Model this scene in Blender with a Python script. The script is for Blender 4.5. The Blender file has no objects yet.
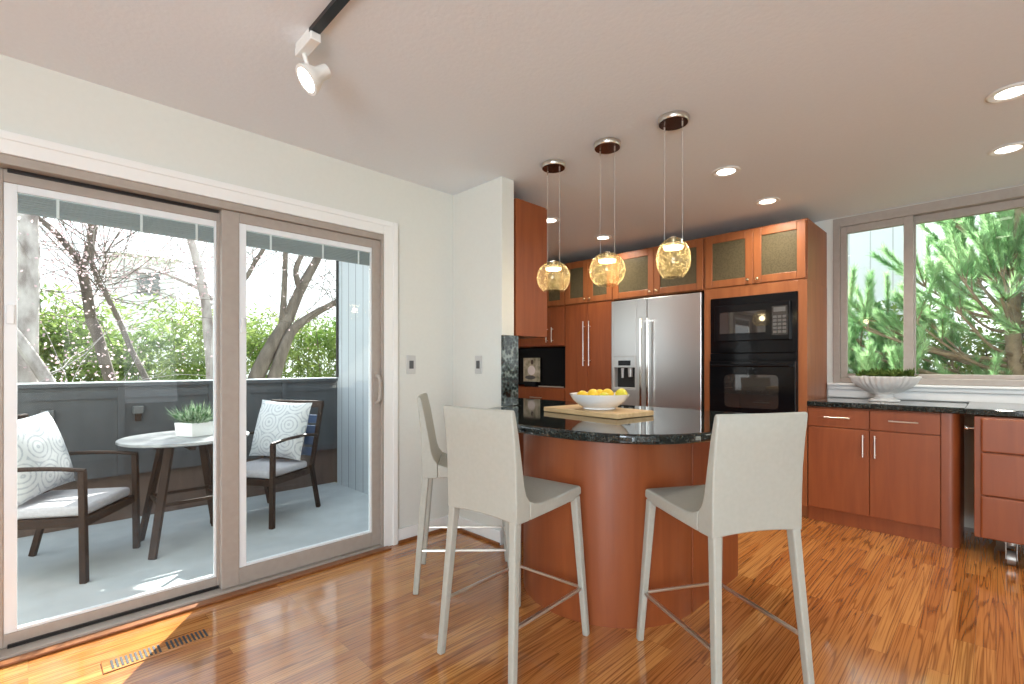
import bpy, math, random
from mathutils import Vector, Matrix

random.seed(7)
R = math.radians
sc = bpy.context.scene
col = sc.collection

# ------------------------------------------------------------------ camera, sky, sun, exposure
cd = bpy.data.cameras.new('camera')
cd.sensor_width = 36.0
cd.lens = 484.0 / 1024.0 * 36.0
cd.shift_y = 23.0 / 1024.0
cd.clip_start = 0.05
cam = bpy.data.objects.new('camera', cd)
cam.location = (0, 0, 1.19)
cam.rotation_euler = (R(90), 0, R(45))
col.objects.link(cam)
sc.camera = cam

sc.view_settings.view_transform = 'Standard'
sc.view_settings.look = 'None'
sc.view_settings.gamma = 1.0
sc.view_settings.use_curve_mapping = False
sc.view_settings.exposure = 0.0

w = bpy.data.worlds.new('sky')
sc.world = w
w.use_nodes = True
nt = w.node_tree
nt.nodes.clear()
wo = nt.nodes.new('ShaderNodeOutputWorld')
bg = nt.nodes.new('ShaderNodeBackground')
tc = nt.nodes.new('ShaderNodeTexCoord')
sep = nt.nodes.new('ShaderNodeSeparateXYZ')
rmp = nt.nodes.new('ShaderNodeValToRGB')
rmp.color_ramp.elements[0].position = 0.0
rmp.color_ramp.elements[0].color = (0.93, 0.95, 0.97, 1)
rmp.color_ramp.elements[1].position = 0.8
rmp.color_ramp.elements[1].color = (0.80, 0.90, 1.0, 1)
nt.links.new(tc.outputs['Generated'], sep.inputs[0])
nt.links.new(sep.outputs['Z'], rmp.inputs[0])
nt.links.new(rmp.outputs[0], bg.inputs[0])
bg.inputs[1].default_value = 2.2
nt.links.new(bg.outputs[0], wo.inputs[0])

sd = bpy.data.lights.new('sun', 'SUN')
sd.energy = 24.0
sd.angle = R(0.6)
sd.color = (1.0, 0.96, 0.90)
sun = bpy.data.objects.new('sun', sd)
sun.rotation_euler = Vector((0.81, -0.588, -0.64)).to_track_quat('-Z', 'Y').to_euler()
sun.location = (-8, 6, 8)
col.objects.link(sun)

DOWNLIGHT_W = 8.0
REAR_FILL_W = 170.0
SIDE_WINDOW_W = 5.5

def window_area_lamp(name, loc, aim, sx, sy, power, color=(0.80, 0.91, 1.0)):
    l = bpy.data.lights.new(name, 'AREA')
    l.shape = 'RECTANGLE'
    l.size, l.size_y = sx, sy
    l.energy = power
    l.color = color
    o = bpy.data.objects.new(name, l)
    o.location = loc
    o.rotation_euler = Vector(aim).to_track_quat('-Z', 'Z').to_euler()
    col.objects.link(o)
    return o
# rear lamp is added fill for the room; side lamp stands for window daylight
window_area_lamp('rear_fill_lamp', (1.25, -2.44, 1.25), (-.2, 1, .3), 1.7, 1.95, REAR_FILL_W)
window_area_lamp('side_window_daylight', (2.24, 1.15, 1.5), (-1, 0, .25), 1.65, .56, SIDE_WINDOW_W)

sc.cycles.max_bounces = 10
sc.cycles.diffuse_bounces = 5
sc.cycles.glossy_bounces = 4
sc.cycles.transmission_bounces = 8
sc.cycles.transparent_max_bounces = 16
sc.cycles.sample_clamp_indirect = 6.0
sc.cycles.caustics_reflective = False
sc.cycles.caustics_refractive = False

# ------------------------------------------------------------------ materials
def mat(name, c, rough=0.5, metal=0.0, spec=0.5, coat=0.0, emit=None, estr=0.0):
    m = bpy.data.materials.new(name)
    m.use_nodes = True
    b = m.node_tree.nodes['Principled BSDF']
    b.inputs['Base Color'].default_value = (*c, 1)
    b.inputs['Roughness'].default_value = rough
    b.inputs['Metallic'].default_value = metal
    b.inputs['Specular IOR Level'].default_value = spec
    b.inputs['Coat Weight'].default_value = coat
    b.inputs['Coat Roughness'].default_value = 0.08
    if emit:
        b.inputs['Emission Color'].default_value = (*emit, 1)
        b.inputs['Emission Strength'].default_value = estr
    return m

def N(m, t, **kw):
    n = m.node_tree.nodes.new(t)
    for k, v in kw.items():
        if k.startswith('_'):
            setattr(n, k[1:], v)
        else:
            n.inputs[k].default_value = v
    return n
def L(m, a, b):
    m.node_tree.links.new(a, b)
def bsdf(m):
    return m.node_tree.nodes['Principled BSDF']
def ramp(m, stops):
    r = m.node_tree.nodes.new('ShaderNodeValToRGB')
    e = r.color_ramp.elements
    while len(e) < len(stops):
        e.new(0.5)
    for i, (p, c) in enumerate(stops):
        e[i].position = p
        e[i].color = (*c, 1)
    return r

def noisy(name, stops, scale, vec=(1, 1, 1), detail=6, rough=0.5, metal=0, spec=0.5, coat=0, bump=0, coords='Object', distort=0.0):
    m = mat(name, stops[0][1], rough, metal, spec, coat)
    t = N(m, 'ShaderNodeTexCoord')
    mp = N(m, 'ShaderNodeMapping')
    mp.inputs['Scale'].default_value = vec
    n = N(m, 'ShaderNodeTexNoise', Scale=scale, Detail=detail, Distortion=distort)
    r = ramp(m, stops)
    L(m, t.outputs[coords], mp.inputs[0]); L(m, mp.outputs[0], n.inputs['Vector'])
    L(m, n.outputs['Fac'], r.inputs[0]); L(m, r.outputs[0], bsdf(m).inputs['Base Color'])
    if bump:
        bp = N(m, 'ShaderNodeBump', Strength=bump, Distance=0.004)
        L(m, n.outputs['Fac'], bp.inputs['Height']); L(m, bp.outputs[0], bsdf(m).inputs['Normal'])
    return m

M = {}
M['wall'] = noisy('wall_paint', [(0.3, (0.72, 0.73, 0.685)), (0.7, (0.735, 0.745, 0.70))], 40, rough=0.75, spec=0.2, bump=0.06)
M['ceiling'] = noisy('ceiling_paint', [(0.3, (0.775, 0.82, 0.87)), (0.7, (0.795, 0.84, 0.89))], 55, rough=0.85, spec=0.15, bump=0.25)
M['trim'] = mat('white_trim', (0.86, 0.87, 0.86), 0.4)
M['taupe'] = noisy('taupe_vinyl', [(0.3, (0.37, 0.325, 0.285)), (0.7, (0.40, 0.355, 0.315))], 30, rough=0.45)
M['vinyl'] = mat('white_vinyl', (0.80, 0.84, 0.87), 0.4)
M['blind'] = mat('blind_slats', (0.30, 0.35, 0.37), 0.5)
M['black'] = mat('black_enamel', (0.005, 0.005, 0.006), 0.10, spec=0.22)
M['blackmatte'] = mat('black_rubber', (0.012, 0.012, 0.012), 0.6)
M['darkglass'] = mat('oven_glass', (0.028, 0.024, 0.022), 0.03, spec=0.9)
M['screen'] = mat('black_screen', (0.003, 0.004, 0.006), 0.12, spec=0.2)
M['nickel'] = mat('satin_nickel', (0.72, 0.68, 0.62), 0.28, metal=1)
M['chrome'] = mat('chrome', (0.8, 0.79, 0.77), 0.12, metal=1)
M['brass'] = mat('warm_knob', (0.78, 0.62, 0.40), 0.25, metal=1)
M['whiteplastic'] = mat('white_plastic', (0.83, 0.82, 0.79), 0.4)
M['plate'] = mat('switch_metal', (0.60, 0.60, 0.59), 0.4, metal=0.3)
M['leather'] = noisy('cream_leather', [(0.35, (0.41, 0.41, 0.36)), (0.65, (0.43, 0.43, 0.38))], 60, rough=0.5, spec=0.35, bump=0.08)
M['porcelain'] = mat('white_porcelain', (0.84, 0.84, 0.84), 0.12, coat=0.4)
M['plaster'] = noisy('ivory_ceramic', [(0.3, (0.74, 0.73, 0.70)), (0.7, (0.83, 0.82, 0.79))], 14, rough=0.6)
M['lemon'] = noisy('lemon_peel', [(0.35, (0.80, 0.52, 0.03)), (0.65, (0.86, 0.62, 0.05))], 30, rough=0.4, bump=0.15)
M['lime'] = noisy('lime_peel', [(0.35, (0.58, 0.55, 0.04)), (0.65, (0.70, 0.62, 0.06))], 30, rough=0.4, bump=0.15)
M['board'] = noisy('maple_board', [(0.3, (0.60, 0.40, 0.19)), (0.7, (0.72, 0.52, 0.28))], 6, vec=(1, 9, 9), rough=0.45)
M['deckfloor'] = noisy('painted_deck', [(0.3, (0.40, 0.435, 0.46)), (0.7, (0.48, 0.52, 0.545))], 5, rough=0.55)
M['ground'] = noisy('garden_soil', [(0.3, (0.10, 0.12, 0.05)), (0.7, (0.24, 0.22, 0.14))], 2, rough=0.95)
M['parapet'] = noisy('charcoal_boards', [(0.3, (0.045, 0.050, 0.058)), (0.7, (0.062, 0.068, 0.077))], 4, vec=(4, 4, 1), rough=0.5)
M['brownboards'] = noisy('brown_boards', [(0.3, (0.075, 0.050, 0.042)), (0.7, (0.11, 0.075, 0.06))], 4, vec=(4, 4, 1), rough=0.6)
M['espresso'] = noisy('espresso_wood', [(0.3, (0.020, 0.011, 0.008)), (0.7, (0.038, 0.021, 0.015))], 8, vec=(4, 4, 1), rough=0.55, spec=0.2)
M['stone'] = noisy('pale_stone', [(0.3, (0.17, 0.18, 0.195)), (0.7, (0.34, 0.35, 0.36))], 7, rough=0.3, distort=1.0)
M['seatcushion'] = noisy('grey_cushion', [(0.3, (0.40, 0.39, 0.42)), (0.7, (0.47, 0.46, 0.49))], 60, rough=0.9, bump=0.1)
M['bluefabric'] = mat('blue_sling', (0.06, 0.10, 0.20), 0.8)
M['bark'] = noisy('grey_bark', [(0.3, (0.08, 0.065, 0.055)), (0.7, (0.19, 0.165, 0.14))], 12, vec=(1, 1, .3), rough=0.9, bump=0.4)
M['palebark'] = noisy('pale_bark', [(0.3, (0.22, 0.19, 0.18)), (0.5, (0.44, 0.41, 0.40)), (0.75, (0.62, 0.60, 0.585))], 9, vec=(1, 1, .5), rough=0.9, bump=0.4)
M['pinebark'] = noisy('pine_bark', [(0.3, (0.16, 0.115, 0.075)), (0.7, (0.32, 0.235, 0.16))], 12, rough=0.9)
M['fixture'] = mat('grey_fixture', (0.12, 0.125, 0.13), 0.4, metal=0.5)
M['galv'] = noisy('caster_metal', [(0.3, (0.30, 0.29, 0.27)), (0.7, (0.46, 0.45, 0.42))], 40, rough=0.4, metal=0.7)
M['redlabel'] = mat('grill', (0.01, 0.01, 0.01), 0.5)
M['keys'] = mat('keypad', (0.10, 0.10, 0.10), 0.3)
M['hall'] = mat('neighbour_roof', (0.20, 0.20, 0.21), 0.8)
M['nbwall'] = mat('neighbour_render', (0.82, 0.84, 0.86), 0.8)
M['canopyplate'] = mat('dark_bronze', (0.10, 0.045, 0.028), 0.22, metal=0.7)
M['trackblack'] = mat('black_track', (0.010, 0.009, 0.009), 0.35)
M['lightlens'] = mat('downlight_lens', (1, 1, 1), 0.5, emit=(1.0, 0.93, 0.80), estr=7.0)
M['bulb'] = mat('warm_bulb', (1, 1, 1), 0.5, emit=(1.0, 0.80, 0.48), estr=6.0)
M['spotlens'] = mat('spot_lens', (1, 1, 1), 0.5, emit=(1.0, 0.97, 0.90), estr=8.0)

def leafmat(name, a, b, trans=0.5, scale=3.0):
    m = bpy.data.materials.new(name)
    m.use_nodes = True
    t = m.node_tree
    t.nodes.clear()
    out = t.nodes.new('ShaderNodeOutputMaterial')
    mix = t.nodes.new('ShaderNodeMixShader'); mix.inputs[0].default_value = trans
    d = t.nodes.new('ShaderNodeBsdfDiffuse'); tr = t.nodes.new('ShaderNodeBsdfTranslucent')
    n = t.nodes.new('ShaderNodeTexNoise'); n.inputs['Scale'].default_value = scale; n.inputs['Detail'].default_value = 3
    r = ramp(m, [(0.35, a), (0.65, b)])
    tcn = t.nodes.new('ShaderNodeTexCoord')
    t.links.new(tcn.outputs['Object'], n.inputs['Vector'])
    t.links.new(n.outputs['Fac'], r.inputs[0])
    t.links.new(r.outputs[0], d.inputs[0]); t.links.new(r.outputs[0], tr.inputs[0])
    t.links.new(d.outputs[0], mix.inputs[1]); t.links.new(tr.outputs[0], mix.inputs[2])
    t.links.new(mix.outputs[0], out.inputs[0])
    return m
M['bamboo'] = leafmat('hedge_leaves', (0.10, 0.19, 0.035), (0.34, 0.42, 0.15), 0.35, 1.5)
M['hedgedark'] = leafmat('dark_hedge_leaves', (0.10, 0.19, 0.05), (0.30, 0.42, 0.14), 0.45, 2.0)
M['blossom'] = leafmat('pale_blossom', (0.62, 0.44, 0.49), (0.74, 0.62, 0.64), 0.5, 2.0)
M['pine'] = leafmat('pine_needles', (0.15, 0.33, 0.13), (0.42, 0.60, 0.33), 0.5, 2.2)
M['succulent'] = leafmat('succulent_leaves', (0.05, 0.10, 0.025), (0.17, 0.22, 0.06), 0.2, 20)
M['tableplant'] = leafmat('table_plant_leaves', (0.02, 0.09, 0.02), (0.30, 0.38, 0.27), 0.3, 30)

def glass_thin(name, tint=(0.96, 0.985, 0.975), refl=1.0):
    m = bpy.data.materials.new(name)
    m.use_nodes = True
    t = m.node_tree
    t.nodes.clear()
    out = t.nodes.new('ShaderNodeOutputMaterial')
    mix = t.nodes.new('ShaderNodeMixShader')
    tr = t.nodes.new('ShaderNodeBsdfTransparent'); tr.inputs[0].default_value = (*tint, 1)
    gl = t.nodes.new('ShaderNodeBsdfGlossy'); gl.inputs['Roughness'].default_value = 0.0
    gl.inputs[0].default_value = (refl, refl, refl, 1)
    fr = t.nodes.new('ShaderNodeFresnel'); fr.inputs[0].default_value = 1.45
    g = t.nodes.new('ShaderNodeNewGeometry')
    iv = t.nodes.new('ShaderNodeMath'); iv.operation = 'SUBTRACT'; iv.inputs[0].default_value = 1.0
    mu = t.nodes.new('ShaderNodeMath'); mu.operation = 'MULTIPLY'
    t.links.new(g.outputs['Backfacing'], iv.inputs[1]); t.links.new(iv.outputs[0], mu.inputs[0]); t.links.new(fr.outputs[0], mu.inputs[1])
    t.links.new(mu.outputs[0], mix.inputs[0])
    t.links.new(tr.outputs[0], mix.inputs[1]); t.links.new(gl.outputs[0], mix.inputs[2])
    t.links.new(mix.outputs[0], out.inputs[0])
    return m
M['glass'] = glass_thin('clear_pane')

def wood(name, c0, c1, c2, axis='Z', rough=0.42, coat=0.05):
    m = mat(name, c0, rough, coat=coat)
    t = N(m, 'ShaderNodeTexCoord')
    mp = N(m, 'ShaderNodeMapping')
    mp.inputs['Scale'].default_value = {'Z': (9, 9, 0.8), 'X': (0.8, 9, 9)}[axis]
    n = N(m, 'ShaderNodeTexNoise', Scale=2.2, Detail=8, Distortion=0.6)
    r = ramp(m, [(0.25, c0), (0.5, c1), (0.78, c2)])
    L(m, t.outputs['Object'], mp.inputs[0]); L(m, mp.outputs[0], n.inputs['Vector'])
    L(m, n.outputs['Fac'], r.inputs[0]); L(m, r.outputs[0], bsdf(m).inputs['Base Color'])
    return m
M['cherry'] = wood('cherry_veneer', (0.215, 0.052, 0.013), (0.26, 0.065, 0.017), (0.305, 0.082, 0.022))
M['cherryframe'] = wood('cherry_frame', (0.25, 0.075, 0.021), (0.31, 0.098, 0.028), (0.37, 0.125, 0.038))
M['oaktrim'] = wood('oak_threshold', (0.17, 0.055, 0.016), (0.24, 0.085, 0.026), (0.30, 0.115, 0.038), rough=0.35)

def oak_floor():
    m = mat('oak_strip_floor', (0.45, 0.2, 0.07), 0.15, coat=0.8)
    b = bsdf(m)
    g = N(m, 'ShaderNodeNewGeometry')
    s = N(m, 'ShaderNodeSeparateXYZ'); L(m, g.outputs['Position'], s.inputs[0])
    c = N(m, 'ShaderNodeCombineXYZ'); L(m, s.outputs['Y'], c.inputs['X']); L(m, s.outputs['X'], c.inputs['Y'])
    br = m.node_tree.nodes.new('ShaderNodeTexBrick')
    br.offset = 0.37; br.offset_frequency = 3
    br.inputs['Scale'].default_value = 1.0
    br.inputs['Brick Width'].default_value = 0.95
    br.inputs['Row Height'].default_value = 0.0635
    br.inputs['Mortar Size'].default_value = 0.0008
    br.inputs['Mortar Smooth'].default_value = 0.3
    br.inputs['Color1'].default_value = (0, 0, 0, 1)
    br.inputs['Color2'].default_value = (1, 1, 1, 1)
    br.inputs['Mortar'].default_value = (0.5, 0.5, 0.5, 1)
    L(m, c.outputs[0], br.inputs['Vector'])
    # offset the grain from board to board
    off = N(m, 'ShaderNodeVectorMath', _operation='SCALE'); off.inputs['Scale'].default_value = 7.3
    L(m, br.outputs['Color'], off.inputs[0])
    sc1 = N(m, 'ShaderNodeVectorMath', _operation='MULTIPLY'); sc1.inputs[1].default_value = (0.42, 14.0, 1.0)
    L(m, c.outputs[0], sc1.inputs[0])
    ad = N(m, 'ShaderNodeVectorMath', _operation='ADD'); L(m, sc1.outputs[0], ad.inputs[0]); L(m, off.outputs[0], ad.inputs[1])
    # cathedral figure: bands of a distorted field
    n1 = N(m, 'ShaderNodeTexNoise', Scale=1.0, Detail=2.0, Roughness=0.45, Distortion=0.25)
    L(m, ad.outputs[0], n1.inputs['Vector'])
    mu = N(m, 'ShaderNodeMath', _operation='MULTIPLY'); mu.inputs[1].default_value = 85.0
    L(m, n1.outputs['Fac'], mu.inputs[0])
    si = N(m, 'ShaderNodeMath', _operation='SINE'); L(m, mu.outputs[0], si.inputs[0])
    # fine pores
    sc2 = N(m, 'ShaderNodeVectorMath', _operation='MULTIPLY'); sc2.inputs[1].default_value = (2.2, 140.0, 1.0)
    L(m, c.outputs[0], sc2.inputs[0])
    n2 = N(m, 'ShaderNodeTexNoise', Scale=1.0, Detail=4.0); L(m, sc2.outputs[0], n2.inputs['Vector'])
    r1 = ramp(m, [(0.0, (0.43, 0.155, 0.040)), (0.5, (0.53, 0.212, 0.055)), (1.0, (0.63, 0.29, 0.086))])
    L(m, br.outputs['Color'], r1.inputs[0])
    r2 = ramp(m, [(0.70, (1, 1, 1)), (1.0, (0.50, 0.40, 0.32))])
    ma = N(m, 'ShaderNodeMath', _operation='MULTIPLY_ADD'); ma.inputs[1].default_value = 0.5; ma.inputs[2].default_value = 0.5
    L(m, si.outputs[0], ma.inputs[0]); L(m, ma.outputs[0], r2.inputs[0])
    r3 = ramp(m, [(0.36, (0.48, 0.38, 0.30)), (0.52, (1, 1, 1))]); L(m, n2.outputs['Fac'], r3.inputs[0])
    m1 = N(m, 'ShaderNodeMix', _data_type='RGBA', _blend_type='MULTIPLY'); m1.inputs['Factor'].default_value = 0.85
    L(m, r1.outputs[0], m1.inputs['A']); L(m, r2.outputs[0], m1.inputs['B'])
    m2 = N(m, 'ShaderNodeMix', _data_type='RGBA', _blend_type='MULTIPLY'); m2.inputs['Factor'].default_value = 0.7
    L(m, m1.outputs['Result'], m2.inputs['A']); L(m, r3.outputs[0], m2.inputs['B'])
    m3 = N(m, 'ShaderNodeMix', _data_type='RGBA', _blend_type='MIX')
    m3.inputs['B'].default_value = (0.14, 0.055, 0.02, 1)
    sm = N(m, 'ShaderNodeMath', _operation='MULTIPLY'); sm.inputs[1].default_value = 0.75
    L(m, br.outputs['Fac'], sm.inputs[0]); L(m, sm.outputs[0], m3.inputs['Factor'])
    L(m, m2.outputs['Result'], m3.inputs['A'])
    L(m, m3.outputs['Result'], b.inputs['Base Color'])
    # slight waviness of the varnish
    n3 = N(m, 'ShaderNodeTexNoise', Scale=9.0, Detail=2.0); L(m, g.outputs['Position'], n3.inputs['Vector'])
    bp = N(m, 'ShaderNodeBump', Strength=0.05, Distance=0.01); L(m, n3.outputs['Fac'], bp.inputs['Height'])
    L(m, bp.outputs[0], b.inputs['Normal']); L(m, bp.outputs[0], b.inputs['Coat Normal'])
    b.inputs['Coat Roughness'].default_value = 0.09
    return m
M['oak'] = oak_floor()

def granite(name, bright=1.0, sc_=1.0):
    m = mat(name, (0.01, 0.01, 0.01), 0.05, spec=0.6)
    t = N(m, 'ShaderNodeTexCoord')
    v = N(m, 'ShaderNodeTexVoronoi', Scale=120.0 * sc_)
    n = N(m, 'ShaderNodeTexNoise', Scale=45.0 * sc_, Detail=5.0)
    L(m, t.outputs['Object'], v.inputs['Vector']); L(m, t.outputs['Object'], n.inputs['Vector'])
    mx = N(m, 'ShaderNodeMath', _operation='MULTIPLY'); L(m, v.outputs['Distance'], mx.inputs[0]); L(m, n.outputs['Fac'], mx.inputs[1])
    k = bright
    r = ramp(m, [(0.12, (0.006, 0.008, 0.008)), (0.30, (0.014 * k, 0.019 * k, 0.018 * k)), (0.46, (0.055 * k, 0.066 * k, 0.062 * k))])
    L(m, mx.outputs[0], r.inputs[0]); L(m, r.outputs[0], bsdf(m).inputs['Base Color'])
    return m
M['granite'] = granite('dark_granite')
M['granitewall'] = granite('grey_green_granite', 4.0, .35)

def steel():
    m = mat('brushed_steel', (0.64, 0.635, 0.625), 0.33, metal=1)
    t = N(m, 'ShaderNodeTexCoord'); mp = N(m, 'ShaderNodeMapping'); mp.inputs['Scale'].default_value = (1.2, 1.2, 260)
    n = N(m, 'ShaderNodeTexNoise', Scale=1.0, Detail=3)
    L(m, t.outputs['Object'], mp.inputs[0]); L(m, mp.outputs[0], n.inputs['Vector'])
    r = ramp(m, [(0.3, (0.33,) * 3), (0.7, (0.36,) * 3)]); L(m, n.outputs['Fac'], r.inputs[0])
    L(m, r.outputs[0], bsdf(m).inputs['Roughness'])
    n2 = N(m, 'ShaderNodeTexNoise', Scale=2.5, Detail=1); 
    mp2 = N(m, 'ShaderNodeMapping'); mp2.inputs['Scale'].default_value = (0.6, 0.6, 2.2)
    L(m, t.outputs['Object'], mp2.inputs[0]); L(m, mp2.outputs[0], n2.inputs['Vector'])
    bp = N(m, 'ShaderNodeBump', Strength=0.03, Distance=0.02); L(m, n2.outputs['Fac'], bp.inputs['Height'])
    L(m, bp.outputs[0], bsdf(m).inputs['Normal'])
    return m
M['steel'] = steel()

def seeded_glass():
    m = mat('seeded_cabinet_glass', (0.12, 0.10, 0.05), 0.25, spec=0.35)
    t = N(m, 'ShaderNodeTexCoord')
    v = N(m, 'ShaderNodeTexVoronoi', Scale=90.0)
    L(m, t.outputs['Object'], v.inputs['Vector'])
    r = ramp(m, [(0.0, (0.068, 0.055, 0.028)), (0.6, (0.12, 0.096, 0.052))]); L(m, v.outputs['Distance'], r.inputs[0])
    L(m, r.outputs[0], bsdf(m).inputs['Base Color'])
    bp = N(m, 'ShaderNodeBump', Strength=0.3, Distance=0.003); L(m, v.outputs['Distance'], bp.inputs['Height'])
    L(m, bp.outputs[0], bsdf(m).inputs['Normal'])
    return m
M['seeded'] = seeded_glass()

def globe_glass():
    m = bpy.data.materials.new('bubbled_amber_glass')
    m.use_nodes = True
    t = m.node_tree
    t.nodes.clear()
    out = t.nodes.new('ShaderNodeOutputMaterial')
    tr = t.nodes.new('ShaderNodeBsdfTransparent'); tr.inputs[0].default_value = (0.97, 0.93, 0.80, 1)
    tl = t.nodes.new('ShaderNodeBsdfTranslucent'); tl.inputs[0].default_value = (0.92, 0.76, 0.42, 1)
    gl = t.nodes.new('ShaderNodeBsdfGlossy'); gl.inputs['Roughness'].default_value = 0.03
    fr = t.nodes.new('ShaderNodeFresnel'); fr.inputs[0].default_value = 1.5
    tcn = t.nodes.new('ShaderNodeTexCoord')
    v = t.nodes.new('ShaderNodeTexVoronoi'); v.inputs['Scale'].default_value = 110
    n = t.nodes.new('ShaderNodeTexNoise'); n.inputs['Scale'].default_value = 28; n.inputs['Detail'].default_value = 3
    t.links.new(tcn.outputs['Object'], v.inputs['Vector']); t.links.new(tcn.outputs['Object'], n.inputs['Vector'])
    mu = t.nodes.new('ShaderNodeMath'); mu.operation = 'MULTIPLY'
    t.links.new(v.outputs['Distance'], mu.inputs[0]); t.links.new(n.outputs['Fac'], mu.inputs[1])
    r = ramp(m, [(0.08, (0.55, 0.55, 0.55)), (0.22, (0.06, 0.06, 0.06))])
    t.links.new(mu.outputs[0], r.inputs[0])
    lw = t.nodes.new('ShaderNodeLayerWeight'); lw.inputs['Blend'].default_value = 0.5
    pw = t.nodes.new('ShaderNodeMath'); pw.operation = 'POWER'; pw.inputs[1].default_value = 5.0
    t.links.new(lw.outputs['Facing'], pw.inputs[0])
    adr = t.nodes.new('ShaderNodeMath'); adr.operation = 'ADD'; adr.use_clamp = True
    t.links.new(pw.outputs[0], adr.inputs[0]); t.links.new(r.outputs[0], adr.inputs[1])
    mx = t.nodes.new('ShaderNodeMixShader'); mx2 = t.nodes.new('ShaderNodeMixShader')
    t.links.new(adr.outputs[0], mx.inputs[0]); t.links.new(tr.outputs[0], mx.inputs[1]); t.links.new(tl.outputs[0], mx.inputs[2])
    g = t.nodes.new('ShaderNodeNewGeometry')
    iv = t.nodes.new('ShaderNodeMath'); iv.operation = 'SUBTRACT'; iv.inputs[0].default_value = 1.0
    mu2 = t.nodes.new('ShaderNodeMath'); mu2.operation = 'MULTIPLY'
    t.links.new(g.outputs['Backfacing'], iv.inputs[1]); t.links.new(iv.outputs[0], mu2.inputs[0]); t.links.new(fr.outputs[0], mu2.inputs[1])
    t.links.new(mu2.outputs[0], mx2.inputs[0]); t.links.new(mx.outputs[0], mx2.inputs[1]); t.links.new(gl.outputs[0], mx2.inputs[2])
    t.links.new(mx2.outputs[0], out.inputs[0])
    return m
M['globe'] = globe_glass()

def ring_fabric():
    m = mat('ring_print_fabric', (0.7, 0.7, 0.7), 0.9, spec=0.1)
    t = N(m, 'ShaderNodeTexCoord')
    v = N(m, 'ShaderNodeTexVoronoi', Scale=6.2); v.inputs['Randomness'].default_value = 0.45
    v.voronoi_dimensions = '2D'
    L(m, t.outputs['Object'], v.inputs['Vector'])
    mu = N(m, 'ShaderNodeMath', _operation='MULTIPLY'); mu.inputs[1].default_value = 34.0; L(m, v.outputs['Distance'], mu.inputs[0])
    si = N(m, 'ShaderNodeMath', _operation='SINE'); L(m, mu.outputs[0], si.inputs[0])
    nz = N(m, 'ShaderNodeTexNoise', Scale=45.0, Detail=2); L(m, t.outputs['Object'], nz.inputs['Vector'])
    ad = N(m, 'ShaderNodeMath', _operation='MULTIPLY_ADD'); ad.inputs[1].default_value = 1.6; L(m, nz.outputs['Fac'], ad.inputs[0]); L(m, si.outputs[0], ad.inputs[2])
    r = ramp(m, [(0.55, (0.56, 0.575, 0.59)), (0.98, (0.37, 0.395, 0.43))])
    hf = N(m, 'ShaderNodeMath', _operation='MULTIPLY'); hf.inputs[1].default_value = 0.55; L(m, ad.outputs[0], hf.inputs[0])
    L(m, hf.outputs[0], r.inputs[0]); L(m, r.outputs[0], bsdf(m).inputs['Base Color'])
    return m
M['rings'] = ring_fabric()

def siding(name, c, pitch, axis, dark=0.25):
    m = mat(name, c, 0.55)
    g = N(m, 'ShaderNodeNewGeometry'); s = N(m, 'ShaderNodeSeparateXYZ'); L(m, g.outputs['Position'], s.inputs[0])
    mo = N(m, 'ShaderNodeMath', _operation='MULTIPLY'); mo.inputs[1].default_value = 1 / pitch; L(m, s.outputs[axis], mo.inputs[0])
    fr = N(m, 'ShaderNodeMath', _operation='FRACT'); L(m, mo.outputs[0], fr.inputs[0])
    r = ramp(m, [(0.0, tuple(x * dark for x in c)), (0.05, tuple(x * (dark + .05) for x in c)), (0.07, c)]); L(m, fr.outputs[0], r.inputs[0])
    L(m, r.outputs[0], bsdf(m).inputs['Base Color'])
    return m
M['siding'] = siding('blue_grey_siding', (0.44, 0.485, 0.525), 0.15, 'X')
M['nbsiding'] = siding('pale_grey_siding', (0.62, 0.66, 0.69), 0.30, 'X', 0.62)

def photo_print():
    m = mat('photo_print', (0.7, 0.66, 0.58), 0.5)
    t = N(m, 'ShaderNodeTexCoord')
    n = N(m, 'ShaderNodeTexNoise', Scale=14.0, Detail=4); L(m, t.outputs['Object'], n.inputs['Vector'])
    r = ramp(m, [(0.3, (0.16, 0.16, 0.10)), (0.5, (0.44, 0.40, 0.30)), (0.7, (0.66, 0.62, 0.52))]); L(m, n.outputs['Fac'], r.inputs[0])
    L(m, r.outputs[0], bsdf(m).inputs['Base Color'])
    return m
M['print'] = photo_print()
M['printskin'] = mat('print_dark_tone', (0.06, 0.035, 0.025), 0.5)
M['printshirt'] = mat('print_shirt', (0.88, 0.82, 0.82), 0.5)

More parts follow.
